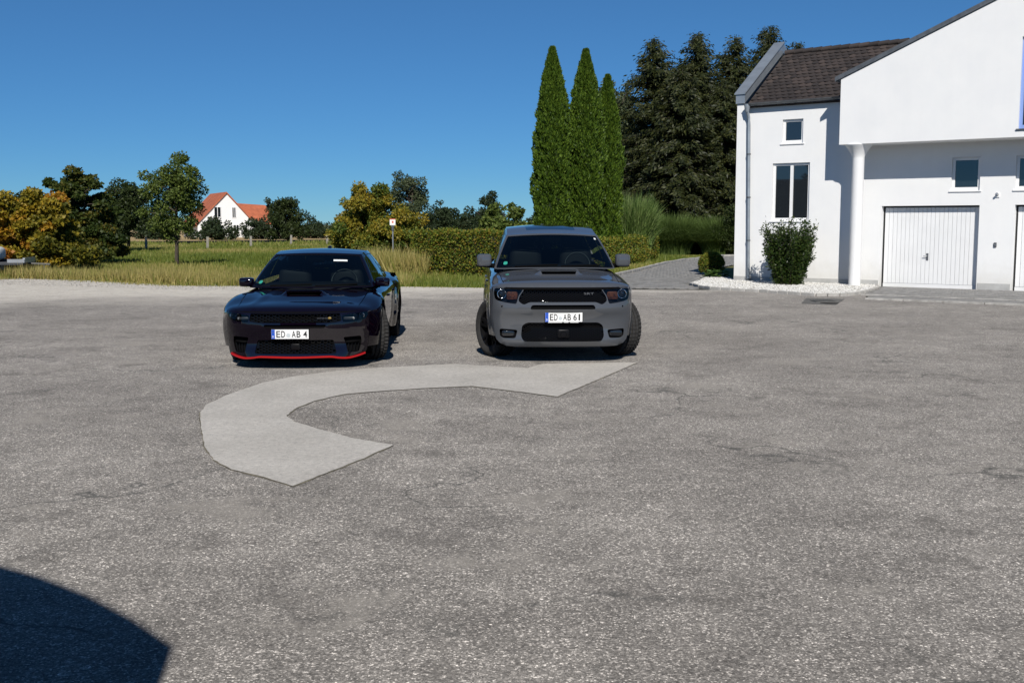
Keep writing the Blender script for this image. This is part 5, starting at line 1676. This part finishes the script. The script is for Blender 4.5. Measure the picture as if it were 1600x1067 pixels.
        outer = [(x, y) for x, y in rp_] + [(-x, y) for x, y in rp_[::-1] if x > 1e-4]
        sr = q.get('sunroof')
        rf = panel('roof', lambda x, y: (x, y, zroof(x, y)), outer, [rounded(sr, .05)] if sr else [], P, root, .08)
        if sr: panel('sunroof', lambda x, y: (x, y, zroof(x, y) - .002), rounded(sr, .05), [], simple('sunroof_glass', (.008, .01, .012), .03, spec=1.0), rf, .08)
        mb = MB(); ay = T(N)[1] - .1; az = zroof(0, ay)
        mb.superq((0, ay, az + .02), (.03, .07, .035), .7, .7, 12, 8); mb.build('antenna', P, rf, smooth=True)
        # cowl, wipers, cabin
        cw = [(x, cy + q['cowl_c']*((abs(x)/hwf(cy))**2) + .004) for x in np.linspace(-hwf(cy), hwf(cy), 14)]
        cw2 = [tuple(B(s)[:2]) for s in np.linspace(0, 2.2, 10)]
        cw2 = [(-x, y + .03) for x, y in cw2[::-1]] + [(x, y + .03) for x, y in cw2[1:]]
        panel('cowl', lambda x, y: (x, y, min(c.top(x, y)[2], zroof(0, 3)) - .02), cw + cw2[::-1], [], M['black_plastic'], root, .08)
        for sx0, sx1 in ((-.55, .02), (.05, .62)):
            mb = MB(); pts_ = []
            for k in range(6):
                x = sx0 + (sx1 - sx0)*k/5
                s = 0
                while B(s)[0] < abs(x) and s < 3: s += .05
                p = gh(math.copysign(s*SCL, x), .03 + .02*k/5, .012); pts_.append(p)
            mb.tube(pts_, .008, 6); mb.build('wiper', M['black_plastic'], root)
        zb_ = q['base'][3][2]
        ins = [tuple(B(s)[:2]) for s in np.linspace(0, N, 30)]
        ins = [(x*.985, y) for x, y in ins] + [(-x*.985, y) for x, y in ins[::-1] if x > 1e-4]
        panel('cabin_floor', lambda x, y: (x, y, zb_ - .09), ins, [], M['cabin'], root, .3)
        y0 = q['base'][0][1]
        mb = MB(); mb.superq((0, y0 + .42, zb_ - .05), (.72, .28, .09), .5, .4, 24, 10); db = mb.build('dashboard', M['cabin'], root, smooth=True)
        wc = Vector((.37, y0 + .80, zb_ + .02)); mb = MB(); seg = 28
        ring = []
        for k in range(seg + 1):
            a = 2*PI*k/seg; ring.append(wc + Vector((.18*math.cos(a), .06*math.sin(a), .17*math.sin(a))))
        mb.tube(ring, .014, 6, False); mb.tube([wc + Vector((-.17, 0, 0)), wc + Vector((.17, 0, 0))], .016, 6); mb.build('steering_wheel', simple('wheel_leather', (.05, .05, .052), .35), root, smooth=True)
        hs_ = q['seat_s']
        for x in (-.37, .37): seat(root, x, q['seat_y'], zb_ - .15, hs_)
        mb = MB(); mb.superq((0, q['seat_y'] + .95, zb_ - .02), (.62, .1, .26*hs_), .35, .35, 20, 10); rs = mb.build('rear_bench', M['seat'], root, smooth=True)
        for x in (-.38, .38):
            mb = MB(); mb.superq((x, q['seat_y'] + .98, zb_ + .30*hs_), (.13, .06, .09), .6, .6, 14, 8); mb.build('headrest', M['seat'], rs, smooth=True)
        mb = MB(); p = Vector(gh(0, HT*.82, -.07)); mb.superq(p, (.12, .02, .035), .5, .4, 16, 8); mb.build('rear_view_mirror', M['black_plastic'], root, smooth=True)
        # stickers behind the windscreen
        def sticker(nm, u0, u1, t0, t1, mat, rnd=0):
            po = [(u0, t0), (u1, t0), (u1, t1), (u0, t1)]
            if rnd: po = rounded(po, rnd, 4)
            panel(nm, lambda u, t: gh(u, t, .0035), po, [], mat, root, .03)
        for a in q['stick']: sticker(*a)
        # ---- mirrors
        mx, my, mz = q['mirror']; sx_, sy_, sz_ = q['msize']
        for sgn in (-1, 1):
            mb = MB(); mb.superq((sgn*mx, my, mz), (sx_, sy_, sz_), .45, .5, 22, 14); mr = mb.build('door_mirror', P, root, smooth=True)
            mb = MB(); mb.tube([(sgn*(mx - sx_*.4), my + .02, mz - sz_*.75), (sgn*(mx - sx_ - .05), my + .05, mz - sz_*.9), (sgn*(mx - sx_ - .13), my + .08, mz - sz_*.85)], [.035, .035, .045], 8); mb.build('mirror_arm', M['black_plastic'], mr, smooth=True)
            mb = MB(); mb.superq((sgn*mx, my + .012, mz - sz_*.72), (sx_*.93, sy_*.9, sz_*.36), .4, .5, 20, 8); mb.build('mirror_base', M['black_plastic'], mr, smooth=True)
            mb = MB(); mb.superq((sgn*mx, my + sy_*.92, mz), (sx_*.88, .01, sz_*.84), .3, .4, 18, 8); mb.build('mirror_glass', M['chrome'], mr, smooth=True)
        # ---- wheels
        wx = q['wx']; R_ = q['wr']; st_ = q['steer']
        for sgn in (-1, 1):
            wheel(root, sgn*wx, a0, R_, q['tw'], q['rim'], sgn, st_)
            wheel(root, sgn*wx, a1, R_, q['tw'], q['rim'], sgn, 0)
        return root

def scoopbump(sc, h, fade):
    def f(x, y):
        b = h*sstep(sc[1], sc[2], y)*(1 - sstep(sc[2], fade, y))*(1 - sstep(sc[0]*.95, sc[0]*1.25, abs(x)))
        b += .012*(1 - sstep(.18, .5, abs(x)))*sstep(.15, .7, y)*(1 - sstep(1.1, 1.5, y))
        return b
    return f

# --- dark purple saloon
scp = (.235, .735, .80, .05)
_sb = scoopbump(scp, .045, 1.25)
def saloon_bump(x, y):
    ax = abs(x)
    b = _sb(x, y)
    b += .024*math.exp(-((y - 1.0)/.42)**2)*sstep(.60, .84, ax)        # fender crowns over the front wheels
    b += .010*math.exp(-((ax - .60 + .12*y)/.05)**2)*sstep(.15, .5, y)*(1 - sstep(1.1, 1.3, y))   # creases of the hood
    return b
charger = Car('saloon_car', 'dark purple saloon with red front lip and number plate ED AB 4', (-2.675, 13.5, .008), R(1.8), dict(
    W=.955, L=5.08, Df=.62, Dr=.5, n=2.75, m=3.0,
    zt=[(0, .785), (.4, .80), (.8, .86), (1.3, .915), (1.9, .955), (3.2, .985), (4.2, 1.03), (4.9, 1.05), (5.1, 1.04)],
    zs=[(0, .655), (.4, .655), (1.2, .72), (2.0, .77), (3.6, .80), (5.08, .82)],
    lean=[(.13, -.03), (.2, -.015), (.32, .015), (.42, 0), (.52, -.015), (.62, .0), (.70, .01)],
    tuck=[(.1, .93), (.3, .975), (.55, 1.0), (2, 1.0)],
    hw=[(0, .72), (.4, .76), (1.2, .785), (1.45, .81), (1.8, .848), (2.3, .862), (3.0, .862), (3.6, .835), (4.1, .76), (4.6, .74), (5.1, .72)],
    ax=(.985, 4.03), wr=.362, arch=.405, flare=.055, fw=.30, paint=M['purple'], zb=.135, zseam=.70, xf=.89, bc=.07, rnd=.025,
    open=[('grille', [(-.545, .682), (.545, .682), (.556, .655), (.57, .585), (.47, .566), (-.47, .566), (-.57, .585), (-.556, .655)], False, .06),
          ('headlight', [(.565, .655), (.70, .677), (.868, .692), (.876, .655), (.85, .605), (.73, .578), (.585, .572)], True, .07),
          ('bumper_slot', [(-.385, .545), (.385, .545), (.365, .503), (-.365, .503)], False, .03),
          ('lower_intake', [(-.475, .355), (.475, .355), (.53, .185), (-.53, .185)], False, .06),
          ('side_intake', [(.59, .385), (.80, .395), (.815, .32), (.80, .195), (.665, .195), (.62, .32)], True, .06)],
    hex=(.052, .034), lamps=[('projector', .80, .645, .034), ('projector', .725, .64, .026), ('bar', .655, .615, .07)], lampglass=M['lamp_cover_smoke'],
    hood_y0=.40, cowl=1.22, cowl_c=.16, scoop=scp, vent=None, bump=saloon_bump,
    zrock=.21, zarchf=.25, cuts=(1.50, 2.62, 3.66), lip_paint=True,
    base=[(0, 1.27, .925), (.45, 1.33, .925), (.795, 1.50, .925), (.848, 1.78, .95), (.862, 2.3, .972), (.862, 3.0, .985), (.835, 3.6, 1.0), (.72, 4.13, 1.03), (.4, 4.27, 1.04), (0, 4.3, 1.045)],
    topc=[(0, 2.02), (.33, 2.05), (.575, 2.13), (.605, 2.25), (.615, 2.6), (.61, 2.95), (.59, 3.28), (.53, 3.42), (.3, 3.47), (0, 3.48)],
    roof=[(1.9, 1.362), (2.1, 1.385), (2.7, 1.425), (3.1, 1.42), (3.5, 1.385)], crown=.09, bulge=.02,
    wins=[('windscreen', [(-2.08, .03), (2.08, .03), (1.95, .955), (-1.95, .955)]), ('side_window', [(2.72, .10), (4.85, .07), (4.75, .90), (3.25, .90)]), ('rear_side_window', [(5.0, .07), (6.55, .10), (6.45, .88), (4.92, .90)]),
          ('rear_screen', [(7.6, .1), (8.95, .06), (8.95, .92), (7.75, .92)])],
    stick=[('round_sticker', -.545, -.495, .055, .10, M['sticker_green'], .02), ('toll_label', .20, .37, .375, .40, M['sticker_white'])],
    mirror=(.935, 1.74, .985), msize=(.10, .075, .06), wx=.845, tw=.29, rim=.262, steer=R(21), seat_y=2.35, seat_s=.68))
charger.build()
cr = charger.root
def lipline(c, xs, zfun, yo):
    return [Vector(c.front(x, zfun(x))) + Vector((0, yo, 0)) for x in xs]
zl = table([(-.9, .18), (-.8, .15), (-.66, .128), (-.56, .135), (-.45, .15), (0, .143), (.45, .15), (.56, .135), (.66, .128), (.8, .15), (.9, .18)])
xs = np.linspace(-.875, .875, 50)
mb = MB(); top_ = []
for x in xs:
    p = Vector(charger.front(x, max(.14, zl(x)))); nrm = Vector((x*.35, -1, 0)).normalized(); zz = zl(x)
    hh = .027
    top_ += [(p.x, p.y + .02, zz + hh*.5), (p.x + nrm.x*.035, p.y + nrm.y*.035, zz + hh*.3), (p.x + nrm.x*.05, p.y + nrm.y*.05, zz - hh*.2), (p.x + nrm.x*.03, p.y + nrm.y*.03, zz - hh*.5), (p.x, p.y + .02, zz - hh*.5)]
fs = []
for i in range(len(xs) - 1):
    for k in range(5): fs.append((i*5 + k, i*5 + (k+1) % 5, (i+1)*5 + (k+1) % 5, (i+1)*5 + k))
mb.add(top_, fs); mb.build('front_lip', M['lip_red'], cr, smooth=True, angle=40)
mb = MB(); vs = []
for x in xs:
    p = Vector(charger.front(x, .14)); vs += [(p.x*.97, p.y + .01, zl(x) - .012), (p.x*.95, p.y + .04, .095), (p.x*.8, p.y + .4, .095)]
mb.add(vs, [(i*3 + k, i*3 + k + 1, i*3 + k + 4, i*3 + k + 3) for i in range(len(xs)-1) for k in (0, 1)]); mb.build('splitter', M['black_plastic'], cr, smooth=True)
pc = charger.front(-.02, .43)
plate(cr, (-.055, pc[1] - .022, .432), .455, .115, 'ED AB 4', R(0))
mb = MB(); p = Vector(charger.front(.36, .625)); mb.box(p.x - .09, p.x + .045, p.y + .006, p.y + .012, .619, .627); mb.build('grille_badge', M['chrome'], cr)
mb = MB(); p = Vector(charger.front(.425, .625)); mb.superq((p.x, p.y + .008, .624), (.022, .006, .014), .8, .8, 12, 8); mb.build('badge_emblem', M['yellow'], cr, smooth=True)
mb = MB(); p = Vector(charger.front(0, .27)); mb.superq((0, p.y + .02, .27), (.06, .02, .04), .3, .3, 14, 8); mb.build('radar_sensor', M['gloss_black'], cr, smooth=True)

# --- grey off-roader
scd = (.245, .70, .755, .05)
durango = Car('sport_utility_car', 'grey sport utility car with black honeycomb grille and number plate ED AB 61', (.65, 14.0, .004), R(2.0), dict(
    W=.935, L=5.1, Df=.50, Dr=.45, n=3.0, m=3.0,
    zt=[(0, 1.06), (.38, 1.07), (.8, 1.12), (1.25, 1.165), (1.9, 1.19), (3.2, 1.22), (4.6, 1.26), (5.1, 1.26)],
    zs=[(0, .915), (.38, .915), (1.2, .95), (2.0, .97), (5.1, 1.0)],
    lean=[(.2, .07), (.25, .015), (.29, -.01), (.33, .01), (.48, .035), (.60, .02), (.675, -.03), (.70, -.04), (.75, -.03), (.82, .0), (.98, .03)],
    tuck=[(.15, .93), (.35, .97), (.62, 1.0), (2, 1.0)],
    hw=[(0, .72), (.4, .76), (1.16, .79), (1.42, .822), (1.8, .845), (2.3, .836), (3.4, .816), (4.2, .786), (4.7, .72), (5.1, .70)],
    ax=(.93, 3.97), wr=.388, arch=.435, flare=.03, fw=.14, paint=M['grey_paint'], zb=.215, zseam=.975, xf=.89, bc=.14, rnd=.03,
    open=[('grille', [(-.49, .96), (.49, .96), (.555, .865), (.57, .805), (.50, .757), (.43, .792), (-.43, .792), (-.50, .757), (-.57, .805), (-.555, .865)], False, .06),
          ('headlight', [(.506, .951), (.70, .957), (.868, .966), (.878, .89), (.858, .815), (.74, .785), (.598, .768), (.583, .80), (.568, .865)], True, .08),
          ('bumper_slot', [(-.40, .758), (.40, .758), (.42, .702), (-.42, .702)], False, .04),
          ('lower_intake', [(-.46, .53), (.46, .53), (.525, .49), (.55, .35), (.52, .288), (-.52, .288), (-.55, .35), (-.525, .49)], False, .06),
          ('fog_intake', [(.585, .435), (.82, .445), (.825, .345), (.775, .325), (.625, .325)], True, .07)],
    hex=(.034, .03), lamps=[('projector', .775, .89, .062), ('amber', .645, .87, .062)], lampglass=M['lamp_cover'], fog=True,
    hood_y0=.34, cowl=1.16, cowl_c=.16, scoop=scd, vent=(.47, .80), bump=scoopbump(scd, .042, 1.15),
    zrock=.30, zarchf=.34, cuts=(1.45, 2.55, 3.62), lip_paint=True,
    base=[(0, 1.20, 1.175), (.46, 1.26, 1.17), (.812, 1.42, 1.16), (.845, 1.68, 1.18), (.835, 2.3, 1.205), (.82, 3.2, 1.22), (.79, 4.1, 1.25), (.70, 4.75, 1.26), (.4, 4.86, 1.26), (0, 4.88, 1.26)],
    topc=[(0, 1.98), (.38, 2.01), (.635, 2.08), (.645, 2.22), (.635, 2.8), (.625, 3.4), (.605, 4.05), (.56, 4.36), (.35, 4.44), (0, 4.46)],
    roof=[(1.9, 1.64), (2.1, 1.668), (2.8, 1.765), (3.6, 1.775), (4.5, 1.72)], crown=.10, bulge=.018,
    wins=[('windscreen', [(-2.08, .03), (2.08, .03), (1.95, .955), (-1.95, .955)]), ('side_window', [(2.72, .08), (4.3, .06), (4.25, .90), (3.2, .90)]), ('rear_side_window', [(4.45, .06), (5.75, .06), (5.7, .90), (4.4, .90)]), ('quarter_window', [(5.9, .08), (6.75, .12), (6.65, .86), (5.85, .88)]),
          ('rear_screen', [(7.5, .25), (8.95, .22), (8.95, .9), (7.6, .9)])],
    stick=[('round_sticker', -.515, -.465, .06, .105, M['sticker_green'], .02), ('toll_label', .505, .54, .425, .45, M['sticker_white'])],
    sunroof=[(-.36, 2.32), (.36, 2.32), (.36, 2.95), (-.36, 2.95)],
    mirror=(.985, 1.70, 1.27), msize=(.105, .08, .09), wx=.825, tw=.285, rim=.265, steer=R(27), seat_y=2.3, seat_s=.8))
durango.build()
du = durango.root
pc = durango.front(0, .60)
plate(du, (.01, pc[1] - .028, .602), .475, .118, 'ED AB 61')
mb = MB()
for a, b in ((-.2, -.02), (-.0, .06), (.08, .19)): mb.box(.01 + a, .01 + b, pc[1] - .0355, pc[1] - .0325, .5325, .5395)
mb.build('plate_frame_print', M['plate_white'], du)
v, f = text_geo('SRT', 1.0)
lo, hi = v.min(0), v.max(0)
p = Vector(durango.front(.34, .9))
mb = MB(); mb.add([(.27 + (q[0]-lo[0])/(hi[0]-lo[0])*.13, durango.front(.27 + (q[0]-lo[0])/(hi[0]-lo[0])*.13, .90)[1] + .012, .885 + (q[1]-lo[1])/(hi[1]-lo[1])*.028) for q in v], f); mb.build('grille_badge', M['chrome'], du)
mb = MB(); p = Vector(durango.front(0, .38)); mb.superq((.01, p.y + .02, .385), (.075, .02, .055), .3, .3, 16, 8); rs_ = mb.build('radar_sensor', M['gloss_black'], du, smooth=True)
mb = MB(); mb.lathe([(.036, p.y - .006), (.042, p.y - .002), (.036, p.y + .004)], 'y', 24, (.01, 0, .375), True); mb.build('tow_ring', M['black_plastic'], du, smooth=True)
for sgn in (-1, 1):
    p = Vector(durango.front(sgn*.775, .735)); mb = MB(); mb.lathe([(0, -.006), (.011, -.004), (.011, .006)], 'y', 14, p); mb.build('parking_sensor', M['black_plastic'], du, smooth=True)

# --- unseen van-like body added beside the camera to cast the bottom left shadow
vn = empty('shadow_caster', (-1.41, -.3, 0)); tag(vn, 'unseen van-like body added beside the camera to cast the shadow at the bottom left', 'shadow caster')
prof = [(.12, .35), (.12, 2.5), (.09, 2.67), (.06, 2.82), (.03, 2.95), (-.06, 3.03), (-.24, 3.19), (-.57, 3.44), (-.91, 3.65), (-1.18, 3.78), (-1.6, 3.9), (-2.2, 3.97), (-3.9, 3.97), (-4.3, 3.6), (-4.6, 1.9), (-5.6, 1.3), (-5.8, .35)]
mb = MB(); mb.prism(prof, lambda x, z: (x, -1.0, z), lambda x, z: (x, .9, z)); mb.build('body', simple('caster_dark', (.03, .032, .036), .3, coat=.8), vn)
for x in (-1.0, -4.3):
    for y in (-.9, .8):
        mb = MB(); mb.lathe([(.18, -.1), (.32, -.1), (.34, -.07), (.34, .07), (.32, .1), (.18, .1)], 'y', 28, (x, y, .34), True); wh_ = mb.build('wheel', M['rubber'], vn, smooth=True, angle=40)
        mb = MB(); mb.lathe([(0, -.06), (.19, -.06), (.19, .06), (0, .06)], 'y', 18, (x, y, .34)); mb.build('rim', M['rim_black'], wh_)
mb = MB(); mb.box(-5.3, -4.75, .9, .905, 1.25, 1.75); mb.build('side_window', M['window_glass'], vn)
